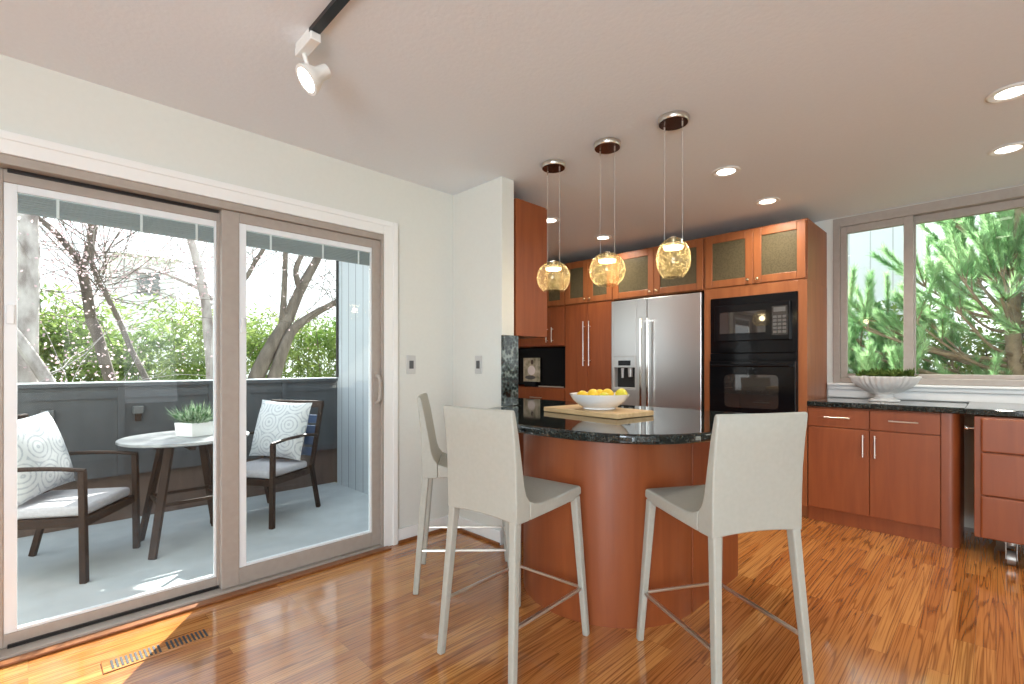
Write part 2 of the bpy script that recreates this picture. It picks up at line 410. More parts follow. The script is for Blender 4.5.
# ------------------------------------------------------------------ mesh building
class MB:
    def __init__(s):
        s.v = []; s.f = []
    def add(s, vs, fs):
        o = len(s.v)
        s.v += [tuple(p) for p in vs]
        s.f += [tuple(i + o for i in f) for f in fs]
        return s
    def box(s, x0, x1, y0, y1, z0, z1, mtx=None):
        vs = [Vector(p) for p in ((x0, y0, z0), (x1, y0, z0), (x1, y1, z0), (x0, y1, z0), (x0, y0, z1), (x1, y0, z1), (x1, y1, z1), (x0, y1, z1))]
        if mtx: vs = [mtx @ p for p in vs]
        return s.add(vs, [(0, 3, 2, 1), (4, 5, 6, 7), (0, 1, 5, 4), (1, 2, 6, 5), (2, 3, 7, 6), (3, 0, 4, 7)])
    def prism(s, poly, z0, z1):
        n = len(poly)
        vs = [(x, y, z0) for x, y in poly] + [(x, y, z1) for x, y in poly]
        return s.add(vs, [tuple(range(n))[::-1], tuple(range(n, 2 * n))] + [(i, (i + 1) % n, n + (i + 1) % n, n + i) for i in range(n)])
    def lathe(s, prof, seg=32, c=(0, 0, 0), mtx=None, sx=1.0, sy=1.0, flute=0, fd=0.0):
        vs = []; fs = []
        for r, z in prof:
            for k in range(seg):
                a = 2 * math.pi * k / seg
                rr = r * (1 + (fd * math.cos(flute * a) if flute else 0))
                p = Vector((rr * math.cos(a) * sx, rr * math.sin(a) * sy, z))
                if mtx: p = mtx @ p
                vs.append(p + Vector(c))
        n = len(prof)
        for i in range(n - 1):
            for k in range(seg):
                k2 = (k + 1) % seg
                fs.append((i * seg + k, i * seg + k2, (i + 1) * seg + k2, (i + 1) * seg + k))
        if prof[0][0] > 1e-6: fs.append(tuple(range(seg))[::-1])
        if prof[-1][0] > 1e-6: fs.append(tuple(range((n - 1) * seg, n * seg)))
        return s.add(vs, fs)
    def cyl(s, p0, p1, r0, r1=None, seg=16):
        p0 = Vector(p0); p1 = Vector(p1); d = p1 - p0
        q = d.to_track_quat('Z', 'Y').to_matrix().to_4x4()
        return s.lathe([(r0, 0), (r1 if r1 is not None else r0, d.length)], seg, p0, q)
    def bar(s, p0, p1, w0, d0, w1=None, d1=None, side=(1, 0, 0)):
        """tapered rectangular bar; side = direction of the width"""
        p0 = Vector(p0); p1 = Vector(p1); w1 = w0 if w1 is None else w1; d1 = d0 if d1 is None else d1
        ax = (p1 - p0).normalized(); sx = Vector(side); sx = (sx - ax * sx.dot(ax)).normalized(); sy = ax.cross(sx)
        vs = []
        for p, a, b in ((p0, w0, d0), (p1, w1, d1)):
            for i, j in ((-1, -1), (1, -1), (1, 1), (-1, 1)):
                vs.append(p + sx * (i * a / 2) + sy * (j * b / 2))
        return s.add(vs, [(0, 3, 2, 1), (4, 5, 6, 7), (0, 1, 5, 4), (1, 2, 6, 5), (2, 3, 7, 6), (3, 0, 4, 7)])
    def tube(s, pts, r0, r1=None, seg=8, sub=4):
        r1 = r0 if r1 is None else r1
        P = [Vector(p) for p in pts]
        if sub > 1 and len(P) > 2:
            Q = []
            for i in range(len(P) - 1):
                a = P[max(i - 1, 0)]; b = P[i]; c = P[i + 1]; d = P[min(i + 2, len(P) - 1)]
                for k in range(sub):
                    t = k / sub
                    Q.append(0.5 * ((2 * b) + (c - a) * t + (2 * a - 5 * b + 4 * c - d) * t * t + (3 * b - a - 3 * c + d) * t ** 3))
            Q.append(P[-1]); P = Q
        vs = []; fs = []; n = len(P)
        up = None
        for i, p in enumerate(P):
            tg = (P[min(i + 1, n - 1)] - P[max(i - 1, 0)]).normalized()
            if up is None:
                up = Vector((0, 0, 1)) if abs(tg.z) < 0.9 else Vector((1, 0, 0))
            up = (up - tg * up.dot(tg)).normalized()
            sd_ = tg.cross(up)
            r = r0 + (r1 - r0) * i / max(n - 1, 1)
            for k in range(seg):
                a = 2 * math.pi * k / seg
                vs.append(p + up * (r * math.cos(a)) + sd_ * (r * math.sin(a)))
        for i in range(n - 1):
            for k in range(seg):
                k2 = (k + 1) % seg
                fs.append((i * seg + k, i * seg + k2, (i + 1) * seg + k2, (i + 1) * seg + k))
        fs.append(tuple(range(seg))[::-1]); fs.append(tuple(range((n - 1) * seg, n * seg)))
        return s.add(vs, fs)
    def blob(s, c, rx, ry, rz, seg=20, rings=12, mtx=None):
        prof = [(max(math.sin(math.pi * i / rings), 0.0), -math.cos(math.pi * i / rings)) for i in range(rings + 1)]
        mt = Matrix.Diagonal((rx, ry, rz, 1))
        if mtx: mt = mtx.to_4x4() @ mt
        return s.lathe([(max(r, 1e-4), z) for r, z in prof], seg, c, mt)
    def leaf(s, p, d, n, l, w_):
        p = Vector(p); d = Vector(d).normalized(); sd_ = d.cross(Vector(n))
        if sd_.length < 1e-4: sd_ = d.cross(Vector((1, 0, 0)))
        sd_.normalize()
        m_ = p + d * (l * 0.5)
        return s.add([p, m_ + sd_ * (w_ / 2), p + d * l, m_ - sd_ * (w_ / 2)], [(0, 1, 2, 3)])
    def build(s, name, m, parent=None, world=True, smooth=False, bevel=0.0, seg=2, sharp=40):
        me = bpy.data.meshes.new(name)
        vs = [Vector(p) for p in s.v]
        off = Vector((0, 0, 0))
        if parent is not None:
            if world:
                q = parent; off = Vector((0, 0, 0))
                while q is not None:
                    off += Vector(q.location); q = q.parent
                vs = [p - off for p in vs]
            loc = Vector((0, 0, 0))
        else:
            lo = [min(p[i] for p in vs) for i in range(3)]; hi = [max(p[i] for p in vs) for i in range(3)]
            loc = Vector(((lo[0] + hi[0]) / 2, (lo[1] + hi[1]) / 2, lo[2]))
            vs = [p - loc for p in vs]
        me.from_pydata([tuple(p) for p in vs], [], s.f)
        me.materials.append(m)
        me.update()
        if smooth:
            for p in me.polygons: p.use_smooth = True
            me.set_sharp_from_angle(angle=R(sharp))
        o = bpy.data.objects.new(name, me)
        o.location = loc
        col.objects.link(o)
        if parent is not None: o.parent = parent
        if bevel:
            b = o.modifiers.new('bevel', 'BEVEL'); b.width = bevel; b.segments = seg
            b.limit_method = 'ANGLE'; b.angle_limit = R(35)
        return o

def thing(name, label, cat, loc=(0, 0, 0), rz=0.0, group=None):
    o = bpy.data.objects.new(name, None)
    o.empty_display_size = 0.1
    o.location = loc; o.rotation_euler = (0, 0, rz)
    col.objects.link(o)
    return tag(o, label, cat, group)
def tag(o, label, cat, group=None, kind=None):
    o['label'] = label; o['category'] = cat
    if group: o['group'] = group
    if kind: o['kind'] = kind
    return o
def struct(o):
    o['kind'] = 'structure'
    return o
def dup(root, loc, rz, label, group=None):
    r = root.copy(); col.objects.link(r); r.location = loc; r.rotation_euler = (0, 0, rz)
    r['label'] = label
    if group: r['group'] = group
    def kids(a, b):
        for ch in list(a.children):
            if ch == b: continue
            c = ch.copy(); col.objects.link(c); c.parent = b
            kids(ch, c)
    kids(root, r)
    return r
def lamp(name, kind, loc, power, color, parent=None, **kw):
    l = bpy.data.lights.new(name, kind)
    l.energy = power; l.color = color
    for k, v in kw.items(): setattr(l, k, v)
    o = bpy.data.objects.new(name, l); o.location = loc
    col.objects.link(o)
    if parent: o.parent = parent
    return o

CEIL = 2.44
XL = -2.83      # inner face of the wall with the sliding door
YW = 4.87       # inner face of the window wall
YC = 4.27       # front plane of the tall cabinets

# ------------------------------------------------------------------ room shell
struct(MB().box(-2.97, 2.34, -2.55, 2.33, -0.16, 0.0).box(-4.9, 2.34, 2.33, 5.0, -0.16, 0.0).build('floor', M['oak']))
struct(MB().box(-2.97, 2.34, -2.55, 2.33, CEIL, CEIL + .2).box(-4.9, 2.34, 2.33, 5.0, CEIL, CEIL + .2).build('ceiling', M['ceiling']))
D0, D1, DH = -0.19, 1.64, 2.04
struct(MB().box(-2.97, XL, -2.55, D0, 0, CEIL).box(-2.97, XL, D0, D1, DH, CEIL).box(-2.97, XL, D1, 2.215, 0, CEIL).build('wall_left', M['wall']))
struct(MB().box(-2.97, -2.31, 2.215, 2.33, 0, CEIL).build('wall_partition', M['wall'], bevel=0.004))
WX0, WX1, WZ0, WZ1 = -0.985, 1.95, 1.04, 2.432
struct(MB().box(-4.9, WX0, YW, 5.0, 0, CEIL).box(WX0, WX1, YW, 5.0, 0, WZ0).box(WX0, WX1, YW, 5.0, WZ1, CEIL).box(WX1, 2.34, YW, 5.0, 0, CEIL).build('wall_back', M['wall']))
struct(MB().box(-4.9, -4.76, 2.36, YW, 0, CEIL).build('wall_kitchen', M['wall']))
struct(MB().box(-2.97, .38, -2.55, -2.42, 0, CEIL).box(2.12, 2.34, -2.55, -2.42, 0, CEIL).box(.38, 2.12, -2.55, -2.42, 0, .25).box(.38, 2.12, -2.55, -2.42, 2.25, CEIL).build('wall_rear', M['wall']))
struct(MB().box(2.2, 2.34, -2.42, .3, 0, CEIL).box(2.2, 2.34, 2.0, YW, 0, CEIL).box(2.2, 2.34, .3, 2.0, 0, 1.2).box(2.2, 2.34, .3, 2.0, 1.78, CEIL).build('wall_right', M['wall']))

def baseboard(name, x0, x1, y0, y1):
    struct(MB().box(x0, x1, y0, y1, 0.0, 0.095).build(name, M['trim'], bevel=0.005))
struct(MB().box(XL, XL + .014, 1.74, 2.199, 0, .095).box(XL, XL + .014, -2.415, -.305, 0, .095).build('baseboard_left', M['trim'], bevel=.005))
baseboard('baseboard_partition', XL, -2.31, 2.2, 2.2149)
struct(MB().box(XL + .0142, XL + .028, 1.745, 2.185, 0, .02).box(XL + .0142, -2.31, 2.185, 2.1995, 0, .02).build('trim_3', M['oaktrim'], bevel=.004))
# door casing
cs = MB().box(XL, XL + .018, D1, 1.737, 0, DH + .09).box(XL, XL + .018, -0.30, D1, DH, DH + .09)
cs.box(XL + .018, XL + .026, 1.70, 1.737, 0, DH + .09).box(XL + .018, XL + .026, -.30, 1.70, DH + .055, DH + .09)
cs.box(XL, XL + .018, -0.30, D0, 0, DH)
struct(cs.build('trim_1', M['trim'], bevel=0.004))
# oak threshold strip in front of the door
struct(MB().box(XL + .021, XL + .075, -0.6, 1.66, 0.0, 0.012).build('trim_2', M['oaktrim'], bevel=0.004))

# ------------------------------------------------------------------ sliding glass door
door = thing('door_1', 'sliding glass patio door with taupe frame and raised grey blinds', 'door', (XL, 0.75, 0))
door['kind'] = 'structure'
fr = MB().box(-2.95, XL + .012, D0 + .001, D0 + .04, 0, DH).box(-2.95, XL + .012, D1 - .018, D1 - .001, 0, DH)
fr.box(-2.95, XL + .012, D0 + .04, D1 - .018, DH - .04, DH - .001).box(-2.95, XL + .02, D0 + .04, D1 - .018, 0.0, 0.022)
fr.box(-2.905, -2.897, D0 + .04, D1 - .018, .022, .03)
MB().box(-2.8845, -2.874, -.06, .705, .0222, .036).box(-2.8845, -2.872, -.06, .705, 1.985, 1.9995).build('track_gap_shade', M['trackblack'], door)  # solid black strips put in for the shade of the track gaps
fr.build('door_frame', M['taupe'], door, bevel=0.003)
def sash(y0, y1, xf, xb, left_bar, lw, rw, handle, z0=.112):
    zt, zb = DH - .042, 0.024
    s = MB()
    z1 = 1.945
    s.box(xb, xf, y0, y0 + lw, zb, zt).box(xb, xf, y1 - rw, y1, zb, zt)
    s.box(xb, xf, y0 + lw, y1 - rw, z1, zt).box(xb, xf, y0 + lw, y1 - rw, zb, z0)
    so = s.build('sash', M['taupe'], door, bevel=0.003)
    gy0, gy1 = y0 + lw, y1 - rw
    b = MB()
    bw = left_bar
    b.box(xb + .008, xf - .006, gy0, gy0 + bw, z0, z1).box(xb + .008, xf - .006, gy1 - .010, gy1, z0, z1)
    b.box(xb + .008, xf - .006, gy0 + bw, gy1 - .010, z1 - .032, z1).box(xb + .008, xf - .006, gy0 + bw, gy1 - .010, z0, z0 + .012)
    b.build('blind_frame', M['vinyl'], so, bevel=0.002)
    xm = (xf + xb) / 2
    MB().box(xm + .010, xm + .013, gy0 + bw, gy1 - .010, z0 + .012, z1 - .032).build('glass', M['glass'], so)
    st = MB()
    k = 0
    z = z1 - .036
    while z > 1.845:
        st.box(xm - .012, xm + .006, gy0 + bw + .002, gy1 - .012, z - .0075, z)
        z -= .0095; k += 1
    st.box(xm - .013, xm + .007, gy0 + bw + .002, gy1 - .012, 1.832, 1.843)
    st.build('blind', M['blind'], so)
    for t in (.17, .57, .88):
        yy = gy0 + bw + (gy1 - gy0 - bw) * t
        MB().box(xm + .0065, xm + .0085, yy - .005, yy + .005, 1.83, z1 - .032).build('blind_cord', M['vinyl'], so)
    MB().box(xf - .006, xf + .006, gy0 + .008, gy0 + bw - .008, 1.36, 1.44).build('blind_slider', M['vinyl'], so, bevel=0.003)
    if handle:
        yc = y1 - rw / 2
        h = MB()
        h.tube([(xf, yc - .006, 1.12), (xf + .035, yc - .004, 1.115), (xf + .045, yc, 1.08), (xf + .045, yc, 1.0), (xf + .035, yc - .004, .955), (xf, yc - .006, .95)], .011, seg=10)
        h.box(xf - .001, xf + .006, yc - .022, yc + .014, .925, 1.145)
        h.build('handle', M['taupe'], so, smooth=True, sharp=50)
    return so
sash(-0.155, 0.735, -2.885, -2.925, .040, .083, .036, False, .078)
sash(0.71, 1.628, -2.838, -2.878, .036, .083, .062, True)

# ------------------------------------------------------------------ kitchen window
win = thing('window_1', 'wide taupe framed sliding window over the counter facing the pine', 'window', (0.4, YW, WZ0))
win['kind'] = 'structure'
f = MB().box(WX0, WX0 + .052, YW - .012, 4.99, WZ0, WZ1).box(WX1 - .052, WX1, YW - .012, 4.99, WZ0, WZ1)
f.box(WX0 + .052, WX1 - .052, YW - .012, 4.99, WZ1 - .075, WZ1).box(WX0 + .052, WX1 - .052, YW - .012, 4.99, WZ0, WZ0 + .045)
f.build('window_frame', M['taupe'], win, bevel=0.004)
def win_sash(x0, x1, y0, y1, l, r):
    z0, z1 = WZ0 + .046, WZ1 - .076
    s = MB().box(x0, x0 + l, y0, y1, z0, z1).box(x1 - r, x1, y0, y1, z0, z1)
    s.box(x0 + l, x1 - r, y0, y1, z1 - .06, z1).box(x0 + l, x1 - r, y0, y1, z0, z0 + .032)
    so = s.build('sash', M['taupe'], win, bevel=0.003)
    ym = (y0 + y1) / 2
    MB().box(x0 + l, x1 - r, ym - .002, ym + .002, z0 + .032, z1 - .06).build('glass', M['glass'], so)
    return so
win_sash(WX0 + .053, -0.455, 4.872, 4.912, .046, .060)
win_sash(-0.475, WX1 - .053, 4.916, 4.956, .030, .046)
sl = MB().box(-1.02, 2.195, YW - .055, YW - .001, 1.018, 1.038).box(-1.02, 2.195, YW - .036, YW - .001, .985, 1.0178).box(-1.02, 2.195, YW - .022, YW - .001, .918, .9848)
struct(sl.build('trim_4', M['trim'], bevel=0.006))

# ------------------------------------------------------------------ cabinet helpers (fronts face -Y at plane y)
def bar_handle(parent, p0, p1, out=(0, -1, 0), r=.0055, stand=.032, mt='nickel'):
    p0 = Vector(p0); p1 = Vector(p1); o = Vector(out); d = (p1 - p0).normalized()
    h = MB().cyl(p0 + o * stand, p1 + o * stand, r, seg=10)
    L_ = (p1 - p0).length
    for t in (.12 * L_, .88 * L_):
        h.cyl(p0 + d * t, p0 + d * t + o * stand, r * .8, seg=8)
    return h.build('handle', M[mt], parent, smooth=True)
def slab(parent, name, x0, x1, z0, z1, y, m='cherry', t=.02):
    return MB().box(x0 + .0015, x1 - .0015, y - t, y - .001, z0 + .0015, z1 - .0015).build(name, M[m], parent, bevel=0.004)
def glass_door(parent, x0, x1, z0, z1, y, knob_side):
    st = .062; t = .02
    x0 += .0015; x1 -= .0015
    fr_ = MB().box(x0, x0 + st, y - t, y - .001, z0, z1).box(x1 - st, x1, y - t, y - .001, z0, z1)
    fr_.box(x0 + st, x1 - st, y - t, y - .001, z0, z0 + st).box(x0 + st, x1 - st, y - t, y - .001, z1 - st, z1)
    d = fr_.build('door', M['cherryframe'], parent, bevel=0.004)
    MB().box(x0 + st, x1 - st, y - .012, y - .007, z0 + st, z1 - st).build('glass_panel', M['seeded'], d)
    kx = x0 + .035 if knob_side < 0 else x1 - .035
    q = Vector((0, -1, 0)).to_track_quat('Z', 'Y').to_matrix().to_4x4()
    MB().lathe([(.005, 0), (.005, .012), (.013, .016), (.014, .022), (.009, .027), (.0005, .028)], 16, (kx, y - t, z0 + .035), q).build('knob', M['brass'], d, smooth=True, sharp=60)
    return d
UZ0, UZ1 = 1.858, 2.315
def upper(name_label, x0, x1, xm):
    c = thing('wall_cabinet', name_label, 'cabinet', ((x0 + x1) / 2, YC + .3, UZ0), group='cherry glass-door cabinets along the top')
    MB().box(x0 + .001, x1 - .001, YC, YW - .002, UZ0 - .002, UZ1 + .015).build('body', M['cherryframe'], c, bevel=0.002)
    glass_door(c, x0 + .008, xm, UZ0 + .006, UZ1, YC, 1)
    glass_door(c, xm, x1 - .008, UZ0 + .006, UZ1, YC, -1)
    return c
upper('glass-door cherry cabinet above the black microwave, nearest the window', -1.835, -1.03, -1.425)
upper('glass-door cherry cabinet directly above the steel refrigerator', -2.79, -1.835, -2.325)
upper('glass-door cherry cabinet above the tall plain pantry doors', -3.415, -2.79, -3.10)
upper('glass-door cherry cabinet above the black niche, furthest from the window', -4.25, -3.415, -3.72)

# pantry
pc = thing('pantry_cabinet', 'tall cherry pantry cabinet with two long handles left of refrigerator', 'cabinet', (-3.1, YC + .3, 0))
MB().box(-3.414, -2.796, YC, YW - .002, .1, UZ0 - .003).box(-3.414, -2.796, YC + .06, YW - .002, 0, .1).build('body', M['cherry'], pc)
d = slab(pc, 'door', -3.41, -3.103, .11, 1.85, YC); bar_handle(d, (-3.14, YC - .02, 1.18), (-3.14, YC - .02, 1.66))
d = slab(pc, 'door', -3.103, -2.80, .11, 1.85, YC); bar_handle(d, (-3.066, YC - .02, 1.18), (-3.066, YC - .02, 1.66))

# niche cabinet left of the pantry
nc = thing('niche_cabinet', 'cherry cabinet with black open niche left of the pantry', 'cabinet', (-3.83, YC + .3, 0))
b = MB().box(-4.25, -3.416, YC, YW - .002, 1.405, UZ0 - .003).box(-4.25, -3.416, YC, YW - .002, .1, .925).box(-4.25, -3.416, YC + .06, YW - .002, 0, .1)
b.box(-4.25, -4.23, YC, YW - .002, .925, 1.405)
b.build('body', M['cherry'], nc)
MB().box(-4.229, -3.417, YW - .2, YW - .19, .926, 1.404).box(-3.43, -3.417, YC + .002, YW - .2, .926, 1.404).build('niche_lining', M['screen'], nc)
d = slab(nc, 'door', -4.245, -3.63, 1.412, 1.85, YC); bar_handle(d, (-3.665, YC - .02, 1.45), (-3.665, YC - .02, 1.62))
d = slab(nc, 'door', -3.63, -3.42, 1.412, 1.85, YC); bar_handle(d, (-3.585, YC - .02, 1.45), (-3.585, YC - .02, 1.62))
d = slab(nc, 'drawer', -4.245, -3.42, .70, .915, YC); bar_handle(d, (-3.92, YC - .02, .81), (-3.74, YC - .02, .81))
d = slab(nc, 'door', -4.245, -3.83, .11, .70, YC); bar_handle(d, (-3.87, YC - .02, .48), (-3.87, YC - .02, .65))
d = slab(nc, 'door', -3.83, -3.42, .11, .70, YC); bar_handle(d, (-3.79, YC - .02, .48), (-3.79, YC - .02, .65))

tv = thing('television', 'flat black screen with silver base edge standing in the niche', 'television', (-3.75, YC + .06, .927))
MB().box(-4.222, -3.435, YC + .05, YC + .08, .95, 1.395).build('screen', M['screen'], tv, bevel=0.006)
MB().box(-4.0, -3.47, YC + .035, YC + .14, .9275, .945).box(-3.95, -3.55, YC + .06, YC + .08, .945, .95).build('base', M['chrome'], tv, bevel=0.003)
ph = thing('photograph', 'cream photo print of a seated person before the black niche screen', 'picture', (-3.97, YC + .03, .927))
MB().box(-4.10, -3.83, YC + .028, YC + .033, .99, 1.275).build('print', M['print'], ph)
MB().box(-4.06, -3.885, YC + .005, YC + .033, .9275, .9895).build('stand', M['screen'], ph)
MB().blob((-3.955, YC + .0265, 1.225), .022, .003, .030).build('figure_head', M['printskin'], ph, smooth=True)
MB().blob((-3.965, YC + .0265, 1.125), .062, .002, .058).build('figure_shirt', M['printshirt'], ph, smooth=True)
MB().blob((-3.985, YC + .0262, 1.04), .085, .002, .024).build('figure_trousers', M['fixture'], ph, smooth=True)

# ------------------------------------------------------------------ refrigerator
rf = thing('refrigerator', 'stainless steel side-by-side refrigerator with ice and water dispenser', 'refrigerator', (-2.315, YC + .3, 0))
FX0, FX1, FM, FZ = -2.785, -1.85, -2.385, 1.838
yf = YC - .045
MB().box(FX0, FX1, YC + .03, YW - .03, .005, FZ - .01).build('body', M['blackmatte'], rf)
dz0, dz1 = .945, 1.275
dx0, dx1 = -2.76, -2.50
ld = MB().box(FX0, dx0, yf, YC + .028, .12, FZ).box(dx1, FM - .003, yf, YC + .028, .12, FZ).box(dx0, dx1, yf, YC + .028, .12, dz0).box(dx0, dx1, yf, YC + .028, dz1, FZ)
ld = ld.build('door', M['steel'], rf, bevel=0.003)
MB().box(FM + .003, FX1, yf, YC + .028, .12, FZ).build('door', M['steel'], rf, bevel=0.006)
MB().box(FX0, FX1, yf + .03, YC + .028, .01, .115).build('kick_grille', M['blackmatte'], rf)
dp = MB().box(dx0, dx1, YC + .015, YC + .027, dz0, dz1).box(dx0, dx0 + .012, yf - .004, YC + .015, dz0, dz1).box(dx1 - .012, dx1, yf - .004, YC + .015, dz0, dz1)
dp.box(dx0 + .012, dx1 - .012, yf - .004, YC + .015, dz0, dz0 + .02)
dp.build('dispenser_recess', M['plate'], ld)
MB().box(dx0 + .012, dx1 - .012, yf - .004, YC + .015, 1.165, dz1).build('dispenser_panel', M['steel'], ld, bevel=0.002)
MB().box(dx0 + .06, dx1 - .06, yf - .007, yf - .004, 1.185, 1.235).build('display', M['screen'], ld)
MB().box(dx0 + .02, dx1 - .02, YC + .004, YC + .013, dz0 + .022, 1.163).build('recess_back', M['blackmatte'], ld)
MB().cyl((dx0 + .085, YC - .01, 1.16), (dx0 + .085, YC - .01, 1.06), .016, .012).build('spout', M['plate'], ld, smooth=True)
MB().cyl((dx0 + .175, YC - .01, 1.16), (dx0 + .175, YC - .01, 1.07), .026, .020).build('ice_chute', M['plate'], ld, smooth=True)
for hx in (FM - .035, FM + .035):
    h = MB().box(hx - .014, hx + .014, yf - .062, yf - .042, .35, 1.645).box(hx - .010, hx + .010, yf - .044, yf - .001, 1.60, 1.63).box(hx - .010, hx + .010, yf - .044, yf - .001, .37, .40)
    h.build('handle', M['chrome'], rf, bevel=0.006)

# ------------------------------------------------------------------ oven tower
TX0, TX1 = -1.835, -1.03
ot = thing('oven_cabinet', 'tall cherry cabinet tower holding the microwave and wall oven', 'cabinet', (-1.43, YC + .3, 0))
OX0, OX1 = -1.775, -1.092
b = MB().box(TX0 + .001, OX0, YC - .02, YW - .002, .1, UZ0 - .003).box(OX1, TX1, YC - .02, YW - .002, .1, UZ0 - .003)
b.box(OX0, OX1, YC - .02, YW - .002, 1.768, UZ0 - .003).box(OX0, OX1, YC - .02, YW - .002, .1, .56).box(OX0, OX1, YW - .03, YW - .002, .56, 1.768)
b.box(TX0 + .001, TX1, YC + .04, YW - .002, 0, .1)
b.build('body', M['cherryframe'], ot, bevel=0.002)
d = slab(ot, 'drawer', OX0, OX1, .13, .54, YC - .02); bar_handle(d, (-1.53, YC - .04, .47), (-1.33, YC - .04, .47))
ya = YC - .032
mw = thing('microwave', 'black built-in microwave with keypad above the wall oven', 'microwave', (-1.433, YC + .2, 1.30))
MB().box(OX0 + .002, OX1 - .002, ya, YC + .4, 1.292, 1.766).build('trim_kit', M['black'], mw, bevel=0.003)
MB().box(OX0 + .045, OX1 - .045, ya - .028, ya - .001, 1.39, 1.70).build('front', M['black'], mw, bevel=0.006)
MB().box(OX0 + .095, -1.315, ya - .0315, ya - .0285, 1.455, 1.635).build('window', M['darkglass'], mw, bevel=0.001)
MB().box(-1.268, -1.155, ya - .031, ya - .0285, 1.43, 1.66).build('control_panel', M['darkglass'], mw)
kp = MB()
for i in range(3):
    for j in range(5):
        kp.box(-1.258 + i * .034, -1.233 + i * .034, ya - .0335, ya - .0312, 1.445 + j * .03, 1.464 + j * .03)
kp.box(-1.255, -1.17, ya - .0335, ya - .0312, 1.615, 1.65)
kp.build('keypad', M['keys'], mw)
ov = thing('wall_oven', 'black built-in wall oven with glass window under the microwave', 'oven', (-1.433, YC + .2, .58))
MB().box(OX0 + .002, OX1 - .002, ya, YC + .5, .562, 1.289).build('body', M['black'], ov, bevel=0.003)
od = MB().box(OX0 + .006, OX1 - .006, ya - .03, ya - .001, .60, 1.225).build('door', M['black'], ov, bevel=0.006)
wn = MB()
wp = []
for cx, cz, a0 in ((-1.255, 1.075, 0), (-1.605, 1.075, 90), (-1.605, .87, 180), (-1.255, .87, 270)):
    for k in range(6):
        a = R(a0 + k * 18)
        wp.append((cx + .035 * math.cos(a), cz + .035 * math.sin(a)))
n_ = len(wp)
wn.add([(x, ya - .0325, z) for x, z in wp] + [(x, ya - .0302, z) for x, z in wp], [tuple(range(n_)), tuple(range(n_, 2 * n_))[::-1]] + [(i, n_ + i, n_ + (i + 1) % n_, (i + 1) % n_) for i in range(n_)])
wn.build('window', M['darkglass'], od)
bar_handle(od, (OX0 + .03, ya - .03, 1.185), (OX1 - .03, ya - .03, 1.185), r=.012, stand=.04, mt='black')
MB().box(OX0 + .006, OX1 - .006, ya - .012, ya - .001, 1.236, 1.284).build('control_panel', M['black'], ov, bevel=0.002)

# ------------------------------------------------------------------ base cabinet under the window
bc = thing('base_cabinet', 'low cherry base cabinet with two drawers and doors under the window', 'cabinet', (-.6, YC + .3, 0))
BX0, BX1 = -1.029, -.255
MB().box(BX0, BX1, YC, YW - .002, .1, .873).box(BX0, BX1, YC + .012, YW - .002, 0, .1).build('body', M['cherry'], bc)
pp = [(BX1 + .0005, YC - .02), (-.215, YC - .02)] + [(-.215 + .05 * math.sin(R(a)), YC + .03 - .05 * math.cos(R(a))) for a in range(15, 91, 15)] + [(-.165, YW - .002), (BX1 + .0005, YW - .002)]
MB().prism(pp, 0, .873).build('end_panel', M['cherry'], bc, smooth=True, sharp=30)
XM = -.64
for x0, x1, hs in ((BX0 + .004, XM, 1), (XM, BX1 - .002, -1)):
    d = slab(bc, 'drawer', x0, x1, .725, .868, YC)
    c_ = (x0 + x1) / 2 + .0
    bar_handle(d, (c_ - .08, YC - .02, .80), (c_ + .08, YC - .02, .80))
    d = slab(bc, 'door', x0, x1, .105, .722, YC)
    hx = x1 - .035 if hs > 0 else x0 + .035
    bar_handle(d, (hx, YC - .02, .53), (hx, YC - .02, .69))
ct = MB().box(-1.028, -.14, YC - .04, YW - .023, .8745, .915).build('countertop', M['granite'], bevel=0.008, seg=3)
tag(ct, 'dark granite countertop on the cherry base cabinet under the window', 'countertop')
ct = MB().box(-.137, 2.19, 4.06, YW - .023, .885, .9235).build('countertop', M['granite'], bevel=0.008, seg=3)
tag(ct, 'dark granite desk countertop above the rolling drawer unit', 'countertop')

# rolling drawer unit
pd = thing('drawer_unit', 'cherry drawer unit on casters under the desk countertop', 'drawer unit', (.2, 4.3, 0))
PX0, PX1, PYF = -.094, .42, 4.07
MB().box(PX0, PX1, PYF, PYF + .5, .148, .88).build('body', M['cherry'], pd, bevel=0.003)
for z0, z1 in ((.152, .405), (.409, .665), (.669, .872)):
    d = MB().box(PX0 + .03, PX1 - .003, PYF - .024, PYF - .001, z0, z1).build('drawer', M['cherry'], pd, bevel=0.009, seg=3)
MB().cyl((PX0 - .03, PYF + .05, .80), (PX0 - .0005, PYF + .05, .80), .006, seg=10).blob((PX0 - .035, PYF + .05, .80), .012, .012, .012, 12, 8).build('knob', M['chrome'], pd, smooth=True)
def caster(x, y):
    c = MB().box(x - .035, x + .035, y - .03, y + .03, .138, .147)
    c.box(x - .026, x - .020, y - .022, y + .028, .035, .138).box(x + .020, x + .026, y - .022, y + .028, .035, .138).cyl((x, y, .12), (x, y, .14), .024)
    o = c.build('caster', M['galv'], pd, bevel=.002)
    MB().cyl((x - .018, y + .006, .042), (x + .018, y + .006, .042), .041, seg=24).build('wheel', M['galv'], o, smooth=True)
for x in (.065, .37):
    for y in (4.13, 4.5): caster(x, y)

